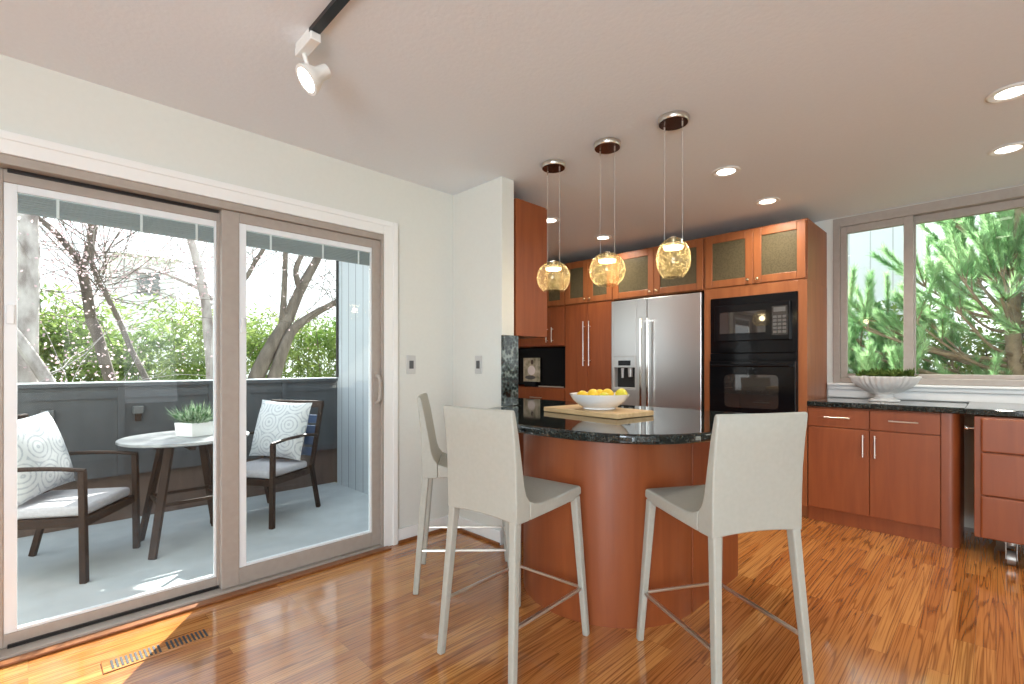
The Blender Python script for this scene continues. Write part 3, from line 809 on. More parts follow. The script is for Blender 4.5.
# ------------------------------------------------------------------ cabinet hung on the partition
hc = thing('wall_cabinet', 'cherry upper cabinet hung beside the white wall, behind the first pendant', 'cabinet', (-2.7, 2.5, 1.39))
MB().box(-2.95, -2.312, 2.352, 2.66, 1.39, 2.33).build('body', M['cherry'], hc, bevel=0.003)
for x0, x1 in ((-2.947, -2.633), (-2.631, -2.316)):
    MB().box(x0, x1, 2.661, 2.68, 1.394, 2.326).build('door', M['cherry'], hc, bevel=0.004)
gr = MB().box(-2.3099, -2.288, 2.207, 2.351, .918, 1.388).box(-2.96, -2.312, 2.3305, 2.349, .918, 1.388).build('backsplash', M['granitewall'], bevel=0.003)
tag(gr, 'grey green granite backsplash slab capping the white wall end', 'backsplash')

# ------------------------------------------------------------------ peninsula
CX, CY, CR = -1.50, 2.25, .467
pn = thing('peninsula', 'curved cherry peninsula cabinet under the dark granite breakfast bar', 'cabinet', (CX, CY, 0))
cp = [(CX + CR * math.cos(R(a)), CY + CR * math.sin(R(a))) for a in [180 + k * 5 for k in range(37)]]
MB().prism([(CX - CR, 2.335)] + cp + [(CX + CR - .03, 2.25), (CX + CR - .03, 2.335)], 0, .873).build('curved_panel', M['cherry'], pn, smooth=True, sharp=30)
MB().box(CX + CR - .02, CX + CR + .004, 2.257, 2.835, 0, .873).build('end_panel', M['cherry'], pn, bevel=0.003)
MB().box(-3.4, CX + CR - .021, 2.352, 2.83, .1, .873).box(-3.4, CX + CR - .021, 2.352, 2.76, 0, .1).build('body', M['cherry'], pn)
xs = [-3.38, -2.92, -2.46, -2.0, -1.53, -1.06]
for i in range(5):
    d = MB().box(xs[i] + .002, xs[i + 1] - .002, 2.831, 2.85, .11, .71).build('door', M['cherry'], pn, bevel=.004)
    bar_handle(d, (xs[i + 1] - .04, 2.85, .52), (xs[i + 1] - .04, 2.85, .68), out=(0, 1, 0))
    d = MB().box(xs[i] + .002, xs[i + 1] - .002, 2.831, 2.85, .715, .868).build('drawer', M['cherry'], pn, bevel=.004)
    bar_handle(d, ((xs[i] + xs[i + 1]) / 2 - .08, 2.85, .79), ((xs[i] + xs[i + 1]) / 2 + .08, 2.85, .79), out=(0, 1, 0))

def catmull(pts, sub=8):
    P = [Vector((x, y, 0)) for x, y in pts]
    Q = []
    for i in range(len(P) - 1):
        a = P[max(i - 1, 0)]; b = P[i]; c = P[i + 1]; d = P[min(i + 2, len(P) - 1)]
        for k in range(sub):
            t = k / sub
            q = 0.5 * ((2 * b) + (c - a) * t + (2 * a - 5 * b + 4 * c - d) * t * t + (3 * b - a - 3 * c + d) * t ** 3)
            Q.append((q.x, q.y))
    Q.append((P[-1].x, P[-1].y))
    return Q
edge = catmull([(-2.33, 2.19), (-2.24, 1.98), (-2.05, 1.79), (-1.82, 1.665), (-1.56, 1.605), (-1.29, 1.605), (-1.08, 1.655), (-.93, 1.765), (-.835, 1.95), (-.80, 2.2), (-.80, 2.5)])
ctp = edge + [(-.80, 2.86), (-.815, 2.90), (-.85, 2.915), (-3.4, 2.915), (-3.4, 2.352), (-2.286, 2.352), (-2.286, 2.205), (-2.33, 2.205)]
pt = MB().prism(ctp, .8745, .915).build('countertop', M['granite'], bevel=0.012, seg=4)
tag(pt, 'dark polished granite breakfast bar top with curved end', 'countertop')

# ------------------------------------------------------------------ cutting board, bowl, fruit
ZC = .916
bm_ = Matrix.Translation((-1.602, 2.279, 0)) @ Matrix.Rotation(R(-7), 4, 'Z')
cb = MB().box(-.275, .275, -.155, .155, ZC, ZC + .027, bm_).build('cutting_board', M['board'], bevel=0.004)
tag(cb, 'pale maple cutting board lying on the granite bar top', 'cutting board')
ZB = ZC + .0275
BC = (-1.573, 2.265)
bw = MB().lathe([(.085, 0), (.092, .004), (.088, .010), (.115, .025), (.148, .052), (.166, .082), (.168, .086), (.163, .086), (.143, .056), (.11, .032), (.06, .020), (.0005, .018)], 48, (BC[0], BC[1], ZB)).build('fruit_bowl', M['porcelain'], smooth=True, sharp=60)
tag(bw, 'white porcelain bowl of lemons on the cutting board', 'bowl')
def lemon(x, y, z, rz, tilt, m, label, nm='lemon', r=.034):
    mt = Matrix.Rotation(rz, 3, 'Z') @ Matrix.Rotation(tilt, 3, 'Y')
    prof = [(.0005, -1.32), (.14, -1.26), (.22, -1.12), (.45, -.93), (.78, -.62), (.96, -.25), (1.0, .05), (.93, .38), (.75, .68), (.45, .95), (.20, 1.12), (.12, 1.26), (.0005, 1.30)]
    if nm == 'lime': prof = [(a, b * .88) for a, b in prof]
    o = MB().lathe([(a * r, b * r) for a, b in prof], 20, (BC[0] + x, BC[1] + y, ZB + z), mt.to_4x4()).build(nm, M[m], smooth=True, sharp=70)
    tag(o, label, nm, 'fruit heaped in the white bowl')
lemon(-.075, -.055, .069, .4, 1.45, 'lemon', 'yellow lemon at the left end of the white bowl')
lemon(-.03, -.015, .078, 2.2, 1.5, 'lemon', 'yellow lemon second from the left in the white bowl')
lemon(.03, .035, .080, 1.1, 1.4, 'lemon', 'yellow lemon in the middle of the white bowl')
lemon(.09, .085, .080, 2.7, 1.6, 'lime', 'greenish fruit at the right end of the white bowl', 'lime', .036)
lemon(.06, -.04, .066, .2, 1.5, 'lime', 'greenish fruit at the front of the white bowl', 'lime', .033)
lemon(-.05, .075, .072, .9, 1.5, 'lemon', 'yellow lemon at the back of the white bowl')

# ------------------------------------------------------------------ bowl planter on the window counter
pl = thing('bowl_planter', 'fluted ivory pedestal bowl planter on the counter by the window', 'planter', (-.60, 4.585, .9155))
MB().lathe([(.10, 0), (.118, .002), (.118, .014), (.085, .024), (.066, .040), (.070, .052), (.13, .074), (.20, .106), (.245, .145), (.262, .176), (.268, .182), (.268, .190), (.25, .190), (.23, .16), (.0005, .15)], 136, (0, 0, 0), None, .79, .68, 34, .04).build('bowl', M['plaster'], pl, world=False, smooth=True, sharp=70)
s = MB()
for k in range(52):
    a = random.uniform(0, 6.283); rr = .235 * math.sqrt(random.random())
    cx, cy = rr * math.cos(a) * .79, rr * math.sin(a) * .66
    hz = random.uniform(.0, .022)
    for j in range(14):
        t = j * 2.4; el = R(random.uniform(10, 75))
        dv = Vector((math.cos(t) * math.cos(el), math.sin(t) * math.cos(el), math.sin(el)))
        s.leaf((cx, cy, .178 + hz), dv, (0, 0, 1), random.uniform(.04, .07), .015)
o = s.build('succulents', M['succulent'], pl, world=False); o['kind'] = 'stuff'

# ------------------------------------------------------------------ counter stools
def make_stool(label, loc, rz):
    t = thing('bar_stool', label, 'stool', loc, rz, 'cream leather counter stools at the breakfast bar')
    W = .186
    def sheet(prof, nx, arch=None, bulge=None):
        m = MB(); n = len(prof); vs = []; fs = []
        for i in range(nx + 1):
            u = -1 + 2 * i / nx
            for (y, z, tg) in prof:
                yy = y; zz = z
                if tg == 'a' and arch: zz += arch * (1 - u * u)
                if tg in ('f', 'b') and bulge: yy -= bulge * (1 - u * u)
                vs.append((u * W, yy, zz))
        for i in range(nx):
            for k in range(n):
                k2 = (k + 1) % n
                fs.append((i * n + k, (i + 1) * n + k, (i + 1) * n + k2, i * n + k2))
        fs.append(tuple(range(n))); fs.append(tuple(range(nx * n, nx * n + n))[::-1])
        return m.add(vs, fs)
    seat = sheet([(-.130, .597, 'a'), (-.130, .672, ''), (-.10, .658, ''), (-.06, .650, ''), (.05, .651, ''), (.17, .661, ''), (.221, .664, ''), (.234, .655, ''), (.237, .626, 'a'), (.16, .608, 'a'), (.0, .601, 'a')], 8, .006)
    seat.build('seat', M['leather'], t, world=False, smooth=True, sharp=40, bevel=.006)
    back = sheet([(-.212, 0.597, 'a'), (-.131, 0.597, 'a'), (-.131, 0.672, ''), (-.150, 0.696, ''), (-.163, 0.734, ''), (-.178, 0.824, 'f'), (-.198, 0.934, 'f'), (-.217, 1.014, 'f'), (-.224, 1.025, 'b'), (-.234, 1.024, 'b'), (-.239, 1.014, 'b'), (-.228, 0.934, 'b'), (-.217, 0.824, 'b'), (-.213, 0.704, '')], 10, .012, .012)
    back.build('backrest', M['leather'], t, world=False, smooth=True, sharp=40, bevel=.005)
    for sx in (-1, 1):
        MB().bar((sx * .165, .216, .618), (sx * .195, .260, .0), .034, .034, .026, .026).build('leg', M['leather'], t, world=False, bevel=.006)
        MB().bar((sx * .164, -.194, .606), (sx * .192, -.243, .0), .034, .036, .026, .028).build('leg', M['leather'], t, world=False, bevel=.006)
        MB().bar((sx * .184, .228, .212), (sx * .184, -.213, .222), .012, .016, side=(0, 0, 1)).build('stretcher', M['nickel'], t, world=False, bevel=.003)
    MB().bar((-.172, .243, .212), (.172, .243, .212), .012, .012, side=(0, 0, 1)).build('stretcher', M['nickel'], t, world=False, bevel=.003)
    return t
st0 = make_stool('cream leather counter stool between the other two stools, back to the camera', (-1.449, 1.464, 0), R(5))
dup(st0, (-.768, 1.910, 0), R(59.5), 'cream leather counter stool right of the curved base, nearest the camera')
dup(st0, (-2.119, 1.733, 0), R(-40.5), 'cream leather counter stool standing by the white wall beside the glass door')

# ------------------------------------------------------------------ pendants
def pendant(x, zc, label, prof):
    t = thing('pendant_light', label, 'pendant light', (x, 2.31, CEIL), 0, 'bubbled glass pendants over the breakfast bar')
    MB().lathe([(.074, 0), (.076, -.004), (.074, -.024), (.071, -.027)], 32).build('canopy', M['nickel'], t, world=False, smooth=True)
    MB().lathe([(.070, -.0275), (.070, -.030), (.0005, -.031)], 32).build('canopy_plate', M['canopyplate'], t, world=False, smooth=True)
    top = zc + prof[-1][1] - CEIL
    for sx in (-.048, .048):
        MB().cyl((sx, 0, -.031), (sx, 0, top - .025), .0011, seg=6).build('wire', M['plate'], t, world=False)
        MB().cyl((sx, 0, -.055), (sx, 0, -.031), .004, seg=8).build('wire_grip', M['nickel'], t, world=False)
    g = MB()
    vs = []; fs = []; seg = 40; n = len(prof)
    for r, z in prof:
        for k in range(seg):
            a = 2 * math.pi * k / seg; vs.append((r * math.cos(a), r * math.sin(a), zc + z - CEIL))
    for i in range(n - 1):
        for k in range(seg):
            fs.append((i * seg + k, i * seg + (k + 1) % seg, (i + 1) * seg + (k + 1) % seg, (i + 1) * seg + k))
    g.add(vs, fs)
    g.build('globe', M['globe'], t, world=False, smooth=True, sharp=80)
    zr = prof[-1][1] + .0
    zb = top - zr * .34
    MB().lathe([(.012, top + .004), (.014, top - .002), (.010, top - .006), (.010, zb + .012), (.050, zb + .006), (.054, zb), (.050, zb - .010)], 28).build('lamp_holder', M['nickel'], t, world=False, smooth=True, sharp=50)
    MB().lathe([(.050, zb - .0105), (.045, zb - .020), (.0005, zb - .024)], 28).build('bulb', M['bulb'], t, world=False, smooth=True)
    lamp('pendant_lamp', 'POINT', (0, 0, zb - .06), 1.4, (1.0, .82, .55), t, shadow_soft_size=.03)
def globe_prof(r, zb, n=16, k=1.0):
    a0 = math.asin(zb / (r * k)); P = []
    for i in range(n + 1):
        a = a0 + (R(84) - a0) * i / n
        P.append((r * math.cos(a), r * k * math.sin(a)))
    return P
pendant(-1.945, 1.732, 'round bubbled glass pendant nearest the white wall', globe_prof(.103, -.083))
pendant(-1.55, 1.724, 'round bubbled glass pendant in the middle of the row of three', globe_prof(.101, -.085))
pendant(-1.155, 1.725, 'taller egg-shaped bubbled glass pendant at the window end of the row', globe_prof(.084, -.092, 16, 1.33))

# ------------------------------------------------------------------ recessed downlights
dl_labels = {(-2.72, 3.18): 'recessed ceiling downlight seen between the wires of the first pendant',
             (-2.72, 3.98): 'recessed ceiling downlight seen between the wires of the middle pendant',
             (-1.23, 3.18): 'recessed ceiling downlight in front of the oven tower, nearer the bar',
             (-1.23, 3.98): 'recessed ceiling downlight close to the top of the oven tower',
             (.05, 3.18): 'larger looking recessed ceiling downlight cut by the right picture edge, upper one',
             (.05, 4.0): 'recessed ceiling downlight just above the window top at the right edge'}
for (x, y), lb in dl_labels.items():
    t = thing('recessed_light', lb, 'ceiling light', (x, y, CEIL), 0, 'recessed ceiling downlights')
    MB().lathe([(.070, -.0015), (.085, -.0015), (.087, -.004), (.082, -.009), (.076, -.0095), (.071, -.006)], 36).build('trim_ring', M['trim'], t, world=False, smooth=True, sharp=60)
    MB().lathe([(.0695, -.0035), (.05, -.007), (.0005, -.009)], 32).build('lens', M['lightlens'], t, world=False, smooth=True)
    lamp('downlight', 'AREA', (0, 0, -.014), DOWNLIGHT_W, (1.0, .93, .83), t, shape='DISK', size=.11, spread=R(150))

# ------------------------------------------------------------------ track light
tk = thing('track_light', 'white spotlight hanging from the end of a black ceiling track', 'track light', (-1.6, .752, CEIL))
MB().box(-1.80, .6, .735, .769, CEIL - .020, CEIL - .0005).build('track', M['trackblack'], tk, bevel=.002)
MB().box(-1.925, -1.775, .732, .772, CEIL - .052, CEIL - .0205).box(-1.925, -1.801, .734, .770, CEIL - .0205, CEIL - .0005).build('adapter', M['whiteplastic'], tk, bevel=.004)
hp = Vector((-1.868, .775, 2.300))
MB().cyl((-1.885, .752, 2.388), (-1.872, .765, 2.325), .008, seg=12).build('stem', M['whiteplastic'], tk, smooth=True)
aim = Vector((-.10, -.74, -.62)).normalized()
q = aim.to_track_quat('Z', 'Y').to_matrix().to_4x4()
hd = MB().lathe([(.020, -.075), (.026, -.072), (.028, -.03), (.048, .0), (.056, .02), (.056, .028), (.052, .028)], 32, hp, q).build('lamp_head', M['whiteplastic'], tk, smooth=True)
MB().lathe([(.0515, .0265), (.03, .031), (.0005, .033)], 32, hp, q).build('lens', M['spotlens'], hd, smooth=True)
sp = lamp('track_spot', 'SPOT', hp + aim * .045, 30.0, (1, .94, .84), None, spot_size=R(95), spot_blend=.6, shadow_soft_size=.04)
sp.rotation_euler = aim.to_track_quat('-Z', 'Y').to_euler()
sp.parent = tk; sp.location = hp + aim * .045 - tk.location

# ------------------------------------------------------------------ switches, floor vent
sw = thing('light_switch', 'grey metal switch plate on the wall beside the glass door', 'switch', (XL, 1.85, 1.125))
MB().box(XL + .0005, XL + .007, 1.815, 1.887, 1.13, 1.255).build('plate', M['plate'], sw, bevel=.003)
MB().box(XL + .0072, XL + .011, 1.834, 1.868, 1.165, 1.22).build('rocker', M['fixture'], sw, bevel=.002)
sw = thing('light_switch', 'grey metal switch plate on the white partition wall behind the stools', 'switch', (-2.5, 2.215, 1.125))
MB().box(-2.577, -2.505, 2.208, 2.2145, 1.13, 1.255).build('plate', M['plate'], sw, bevel=.003)
MB().box(-2.558, -2.524, 2.2045, 2.2078, 1.165, 1.22).build('rocker', M['fixture'], sw, bevel=.002)
fv = thing('floor_vent', 'oak floor vent register with dark slots near the glass door', 'vent', (-2.475, .39, 0))
MB().box(-2.525, -2.425, .205, .575, .0005, .004).build('frame', M['oak'], fv, bevel=.002)
sl_ = MB()
for k in range(22):
    if k == 11: continue
    y = .232 + k * .0152
    sl_.box(-2.512, -2.438, y, y + .0078, .0042, .0055)
sl_.build('slot', M['blackmatte'], fv)

# ------------------------------------------------------------------ deck
ZD = -.05
struct(MB().box(-5.0, -2.975, -3.0, 2.298, ZD - .1, ZD).build('floor_deck', M['deckfloor']))
SX0, SX1, SZ0, SZ1 = -4.08, -3.05, 1.12, 2.12
def around(m, x0, x1, y0, y1, z0, z1):
    return m.box(x0, SX0, y0, y1, z0, z1).box(SX1, x1, y0, y1, z0, z1).box(SX0, SX1, y0, y1, z0, SZ0).box(SX0, SX1, y0, y1, SZ1, z1)
struct(around(MB(), -4.9, -2.972, 2.30, 2.318, -.3, 2.9).build('wall_deck', M['siding']))
struct(around(MB(), -4.9, -2.972, 2.3182, 2.3298, 0.001, CEIL - .001).build('wall_sink', M['wall']))
w2 = thing('added_window', 'added unseen taupe framed window facing the deck, lighting the kitchen', 'window', (-3.565, 2.315, SZ0))  # unseen window, added to bring light to the kitchen and refrigerator
w2['kind'] = 'structure'
MB().box(SX0, SX0 + .05, 2.296, 2.334, SZ0, SZ1).box(SX1 - .05, SX1, 2.296, 2.334, SZ0, SZ1).box(SX0 + .05, SX1 - .05, 2.296, 2.334, SZ0, SZ0 + .05).box(SX0 + .05, SX1 - .05, 2.296, 2.334, SZ1 - .05, SZ1).build('window_frame', M['taupe'], w2, bevel=.003)
MB().box(SX0 + .05, SX1 - .05, 2.313, 2.317, SZ0 + .05, SZ1 - .05).build('glass', M['glass'], w2)
cn = MB().box(-4.9, -4.865, 2.285, 2.2985, 1.062, 2.9)
struct(cn.build('trim_5', M['blackmatte']))
rl = thing('deck_railing', 'dark grey solid board railing around the deck with flat cap', 'railing', (-4.95, -.3, ZD))
MB().box(-4.95, -4.905, -3.0, 2.5, .315, 1.02).build('board_panel', M['parapet'], rl)
MB().box(-4.99, -4.88, -3.0, 2.2985, 1.0205, 1.05).build('cap', M['parapet'], rl, bevel=.004)
MB().box(-4.985, -4.882, -3.0, 2.2985, 1.0505, 1.06).build('cap_sunlit_strip', M['vinyl'], rl)  # white strip painting the sunlit top edge of the dark cap
MB().box(-4.985, -4.951, -3.0, 2.5, ZD + .001, .314).build('lower_boards', M['brownboards'], rl)
for y in [-2.6 + .62 * k for k in range(8)]:
    MB().box(-4.9045, -4.885, y, y + .045, .32, 1.02).build('batten', M['parapet'], rl)
MB().box(-4.9045, -4.89, -3.0, 2.284, .93, .99).build('rail', M['parapet'], rl)
for i, (y, lb) in enumerate(((.10, 'small grey deck light on the railing behind the left patio chair'), (.627, 'small grey deck light on the railing behind the stone table'), (1.607, 'small grey deck light on the railing behind the right patio chair'))):
    t = thing('deck_light', lb, 'deck light', (-4.87, y, .74), 0, 'deck lights along the railing')
    MB().box(-4.9, -4.845, y - .035, y + .035, .80, .86).build('hood', M['fixture'], t, bevel=.006)
    MB().box(-4.9, -4.86, y - .02, y + .02, .74, .80).build('bracket', M['espresso'], t, bevel=.004)

def pillow_mb(w_, h_, t_, n=18):
    m = MB(); vs = []; fs = []
    for sgn in (1, -1):
        for i in range(n + 1):
            for j in range(n + 1):
                u = -1 + 2 * i / n; v = -1 + 2 * j / n
                th = t_ / 2 * ((1 - abs(u) ** 2.6) * (1 - abs(v) ** 2.6)) ** .5
                pin = 1 - .06 * (1 - (u * v) ** 2) * max(abs(u), abs(v)) ** 4
                vs.append((u * w_ / 2 * pin, v * h_ / 2 * pin, sgn * th))
    k = (n + 1) ** 2
    for s_ in (0, 1):
        for i in range(n):
            for j in range(n):
                a = s_ * k + i * (n + 1) + j
                q_ = (a, a + n + 1, a + n + 2, a + 1)
                fs.append(q_ if s_ == 0 else q_[::-1])
    return m.add(vs, fs)
def patio_chair(label, loc, rz):
    """front faces local +Y"""
    t = thing('patio_chair', label, 'chair', loc, rz, 'dark brown patio armchairs on the deck')
    hw = .27
    for s_ in (-1, 1):
        MB().bar((s_ * hw, .285, 0), (s_ * hw, .275, .635), .036, .034, .034, .032).build('leg', M['espresso'], t, world=False, bevel=.004)
        MB().bar((s_ * (hw - .02), -.30, 0), (s_ * (hw - .02), -.20, .40), .030, .034).build('leg', M['espresso'], t, world=False, bevel=.004)
        MB().tube([(s_ * hw, .29, .638), (s_ * hw, .12, .655), (s_ * hw, -.10, .655), (s_ * hw, -.262, .635)], .0125, seg=8).build('armrest', M['espresso'], t, world=False, smooth=True)
        MB().bar((s_ * (hw - .02), -.205, .36), (s_ * (hw - .02), -.345, .895), .032, .032).build('back_post', M['espresso'], t, world=False, bevel=.004)
    MB().box(-hw + .025, hw - .025, .25, .285, .315, .365).box(-hw + .025, hw - .025, -.21, -.175, .315, .365).box(-hw + .02, -hw + .052, -.175, .25, .315, .365).box(hw - .052, hw - .02, -.175, .25, .315, .365).box(-hw + .052, hw - .052, -.175, .25, .345, .362).build('seat_frame', M['espresso'], t, world=False, bevel=.003)
    mt = Matrix.Translation((0, -.345, .895)) 
    MB().box(-hw + .0, hw - .0, -.016, .016, -.03, .03, mt).build('top_rail', M['espresso'], t, world=False, bevel=.008)
    bs = MB()
    for k in range(4):
        f_ = .25 + k * .17
        y = -.205 - .14 * f_; z = .36 + .535 * f_
        bs.box(-hw + .04, hw - .04, y - .008, y + .008, z - .035, z + .035)
    bs.build('back_slats', M['bluefabric'], t, world=False, bevel=.003)
    return t
c1l, c1r = (-4.05, .135, ZD), R(57 - 90)
c2l, c2r = (-4.25, 1.41, ZD), R(-59 - 90)
pc1 = patio_chair('dark brown patio armchair left of the stone table', c1l, c1r)
dup(pc1, c2l, c2r, 'dark brown patio armchair right of the stone table, near the siding')
def on_chair(o, l, rz, lx, ly, lz, rx=0.0):
    o.location = Matrix.Translation(l) @ Matrix.Rotation(rz, 4, 'Z') @ Vector((lx, ly, lz))
    o.rotation_euler = (Matrix.Rotation(rz, 3, 'Z') @ Matrix.Rotation(rx, 3, 'X')).to_euler()
def seat_cushion(label, l, rz):
    o = MB().box(-.235, .235, -.185, .27, 0, .062).build('seat_cushion', M['seatcushion'], bevel=.024, seg=4)
    tag(o, label, 'cushion', 'seat cushions on the patio chairs')
    on_chair(o, l, rz, 0, .045, .367)
seat_cushion('pale grey seat cushion on the left patio chair', c1l, c1r)
seat_cushion('pale grey seat cushion on the right patio chair', c2l, c2r)
def throw_pillow(label, l, rz, roll=0.0):
    o = pillow_mb(.51, .49, .17).build('throw_pillow', M['rings'], smooth=True, sharp=180)
    me = o.data
    zc = sum(v.co.z for v in me.vertices) / len(me.vertices)
    for v in me.vertices: v.co.z -= zc
    tag(o, label, 'pillow', 'ring-print pillows on the patio chairs')
    o.location = Matrix.Translation(l) @ Matrix.Rotation(rz, 4, 'Z') @ Vector((0, -.135, .692))
    o.rotation_euler = (Matrix.Rotation(rz, 3, 'Z') @ Matrix.Rotation(R(106), 3, 'X') @ Matrix.Rotation(roll, 3, 'Z')).to_euler()
throw_pillow('white pillow with grey rings leaning on the left patio chair', c1l, c1r, R(-4))
throw_pillow('white pillow with grey rings leaning on the right patio chair', c2l, c2r, R(2))

# table
tb = thing('bistro_table', 'round grey stone-topped patio table with dark splayed legs', 'table', (-4.03, .79, ZD))
MB().lathe([(.0005, .715), (.375, .718), (.388, .724), (.388, .738), (.382, .742), (.0005, .742)], 64).build('table_top', M['stone'], tb, world=False, smooth=True, sharp=40)
for k in range(4):
    a = R(45 + 90 * k)
    MB().bar((.17 * math.cos(a), .17 * math.sin(a), .70), (.325 * math.cos(a), .325 * math.sin(a), 0), .055, .028, .045, .026, side=(-math.sin(a), math.cos(a), 0)).build('leg', M['espresso'], tb, world=False, bevel=.004)
MB().box(-.19, .19, -.018, .018, .665, .712).box(-.018, .018, -.19, .19, .67, .7125).build('crossbar', M['espresso'], tb, world=False)
for k in range(4):
    a, b_ = R(45 + 90 * k), R(135 + 90 * k)
    rr_ = .252
    MB().bar((rr_ * math.cos(a), rr_ * math.sin(a), .32), (rr_ * math.cos(b_), rr_ * math.sin(b_), .32), .022, .014, side=(0, 0, 1)).build('rail', M['espresso'], tb, world=False)
tp = thing('potted_plant', 'bushy green plant in low white pot on the stone table', 'plant', (-3.99, .835, ZD + .743), R(20))
MB().lathe([(.0005, 0), (.118, 0), (.128, .095), (.119, .095), (.113, .082), (.0005, .085)], 4, (0, 0, 0), Matrix.Rotation(R(45), 4, 'Z'), 1.0, .72).build('pot', M['porcelain'], tp, world=False, bevel=.004)
s = MB()
for k in range(230):
    px, py = random.uniform(-.075, .075), random.uniform(-.05, .05)
    az = math.atan2(py, px) + random.uniform(-.7, .7); el = R(random.uniform(15, 80))
    dv = Vector((math.cos(az) * math.cos(el), math.sin(az) * math.cos(el), math.sin(el)))
    s.leaf((px, py, .085), dv, (0, 0, 1), random.uniform(.09, .18), .012)
s.build('foliage', M['tableplant'], tp, world=False)

# ------------------------------------------------------------------ garden beyond the deck
struct(MB().box(-40, 30, -30, 40, -1.2, -1.0).build('ground', M['ground']))

def twigs(m, starts, n, length, spread, r=.006, up=.3, rnd=random):
    """fine branching twigs grown from the given points"""
    tips = []
    for k in range(n):
        p = Vector(rnd.choice(starts)) + Vector((rnd.uniform(-.1, .1), rnd.uniform(-.1, .1), rnd.uniform(-.1, .1)))
        d = Vector((rnd.uniform(-1, 1) * .7, rnd.uniform(-1, 1), rnd.uniform(-.3, 1))).normalized()
        pts = [p]
        for j in range(5):
            d = (d + Vector((rnd.uniform(-1, 1), rnd.uniform(-1, 1), rnd.uniform(-1, 1) + up)) * spread).normalized()
            pts.append(pts[-1] + d * (length / 5) * rnd.uniform(.7, 1.3))
        m.tube(pts, r, r * .35, seg=5, sub=1)
        tips += pts[1:]
    return tips
def scatter(m, pts, n, jit, l0, l1, wd, rnd=random):
    for k in range(n):
        p = Vector(rnd.choice(pts)) + Vector((rnd.gauss(0, jit), rnd.gauss(0, jit), rnd.gauss(0, jit)))
        d = Vector((rnd.uniform(-1, 1), rnd.uniform(-1, 1), rnd.uniform(-1, 1)))
        m.leaf(p, d, Vector((rnd.uniform(-1, 1), rnd.uniform(-1, 1), rnd.uniform(-1, 1))), rnd.uniform(l0, l1), wd)
def tree(name, label, loc, limbs, bark, ntw, tw_len, blossoms, tw_r=.007, jit=.10):
    t = thing(name, label, 'tree', loc)
    m = MB(); pts = []
    for path, r0, r1 in limbs:
        m.tube(path, r0, r1, seg=10)
        pts += path[int(len(path) * .6):]
    m.build('trunk', M[bark], t, smooth=True, sharp=180)
    tw = MB(); tips = twigs(tw, pts, ntw, tw_len, .45, tw_r)
    o = tw.build('twigs', M[bark], t); o['kind'] = 'stuff'
    if blossoms:
        bl = MB(); scatter(bl, tips, blossoms, jit, .02, .04, .024)
        o = bl.build('blossom', M['blossom'], t); o['kind'] = 'stuff'
    return t
tree('flowering_tree', 'slender forked grey tree behind the left patio chair, pink blossom', (-7, .9, -1.0),
     [([(-7, .95, -1.0), (-7, .74, .68), (-7, .65, 1.02), (-7, .54, 1.52), (-7, .49, 1.69), (-7, .45, 2.01), (-7, .41, 2.23)], .062, .048),
      ([(-7, .41, 2.23), (-6.98, .37, 2.34), (-6.95, .25, 2.51), (-6.9, .16, 2.61), (-6.9, .01, 2.74), (-6.85, -.16, 2.94), (-6.8, -.4, 3.3)], .04, .018),
      ([(-7, .41, 2.23), (-7.02, .44, 2.31), (-7.05, .48, 2.56), (-7.05, .49, 2.73), (-7.1, .52, 3.06), (-7.1, .54, 3.34), (-7.1, .6, 3.8)], .036, .018)],
     'bark', 75, 1.6, 3200, .005, .22)
tree('flowering_tree', 'thin leaning tree just right of the forked blossom tree', (-6.6, 1.4, -1.0),
     [([(-6.6, 1.5, -1.0), (-6.6, 1.04, .69), (-6.6, .92, 1.03), (-6.6, .79, 1.35), (-6.6, .68, 1.68), (-6.6, .56, 1.97), (-6.6, .49, 2.14), (-6.6, .47, 2.4), (-6.6, .55, 2.9)], .036, .014)],
     'bark', 46, 1.4, 2200, .005, .22)
tree('birch_tree', 'thick pale-barked tree at the left edge of the glass door', (-6.2, 0, -1.0),
     [([(-6.2, -.02, -1.0), (-6.2, -.03, .69), (-6.2, -.02, 1.05), (-6.2, -.01, 1.6), (-6.2, 0, 2.14), (-6.2, -.01, 2.68), (-6.2, -.03, 3.2)], .10, .075),
      ([(-6.0, -.2, 1.7), (-6.0, -.13, 1.54), (-6.0, -.07, 1.43), (-6.0, .04, 1.22), (-6.0, .14, 1.0), (-6.0, .24, .70), (-6.0, .3, -.4)], .045, .06)],
     'palebark', 30, 1.2, 1200, .005, .2)
tree('birch_tree', 'pale twin-stemmed tree behind the meeting stile of the glass door', (-6.55, 1.5, -1.0),
     [([(-6.6, 1.45, -1.0), (-6.6, 1.49, .66), (-6.6, 1.55, 1.01), (-6.6, 1.51, 1.6), (-6.6, 1.48, 1.96), (-6.6, 1.39, 2.42), (-6.6, 1.31, 2.75), (-6.6, 1.23, 3.3)], .075, .03),
      ([(-6.5, 1.6, -1.0), (-6.5, 1.58, .78), (-6.5, 1.55, 1.01), (-6.5, 1.57, 1.6), (-6.5, 1.62, 2.08), (-6.5, 1.63, 2.67), (-6.5, 1.67, 3.3)], .06, .022),
      ([(-6.6, 1.52, 1.9), (-6.8, 1.6, 1.99), (-6.8, 1.47, 2.1), (-6.8, 1.27, 2.19), (-6.8, 1.07, 2.26), (-6.8, .89, 2.28), (-6.8, .67, 2.1)], .026, .010)],
     'palebark', 50, 1.4, 1600, .005, .2)
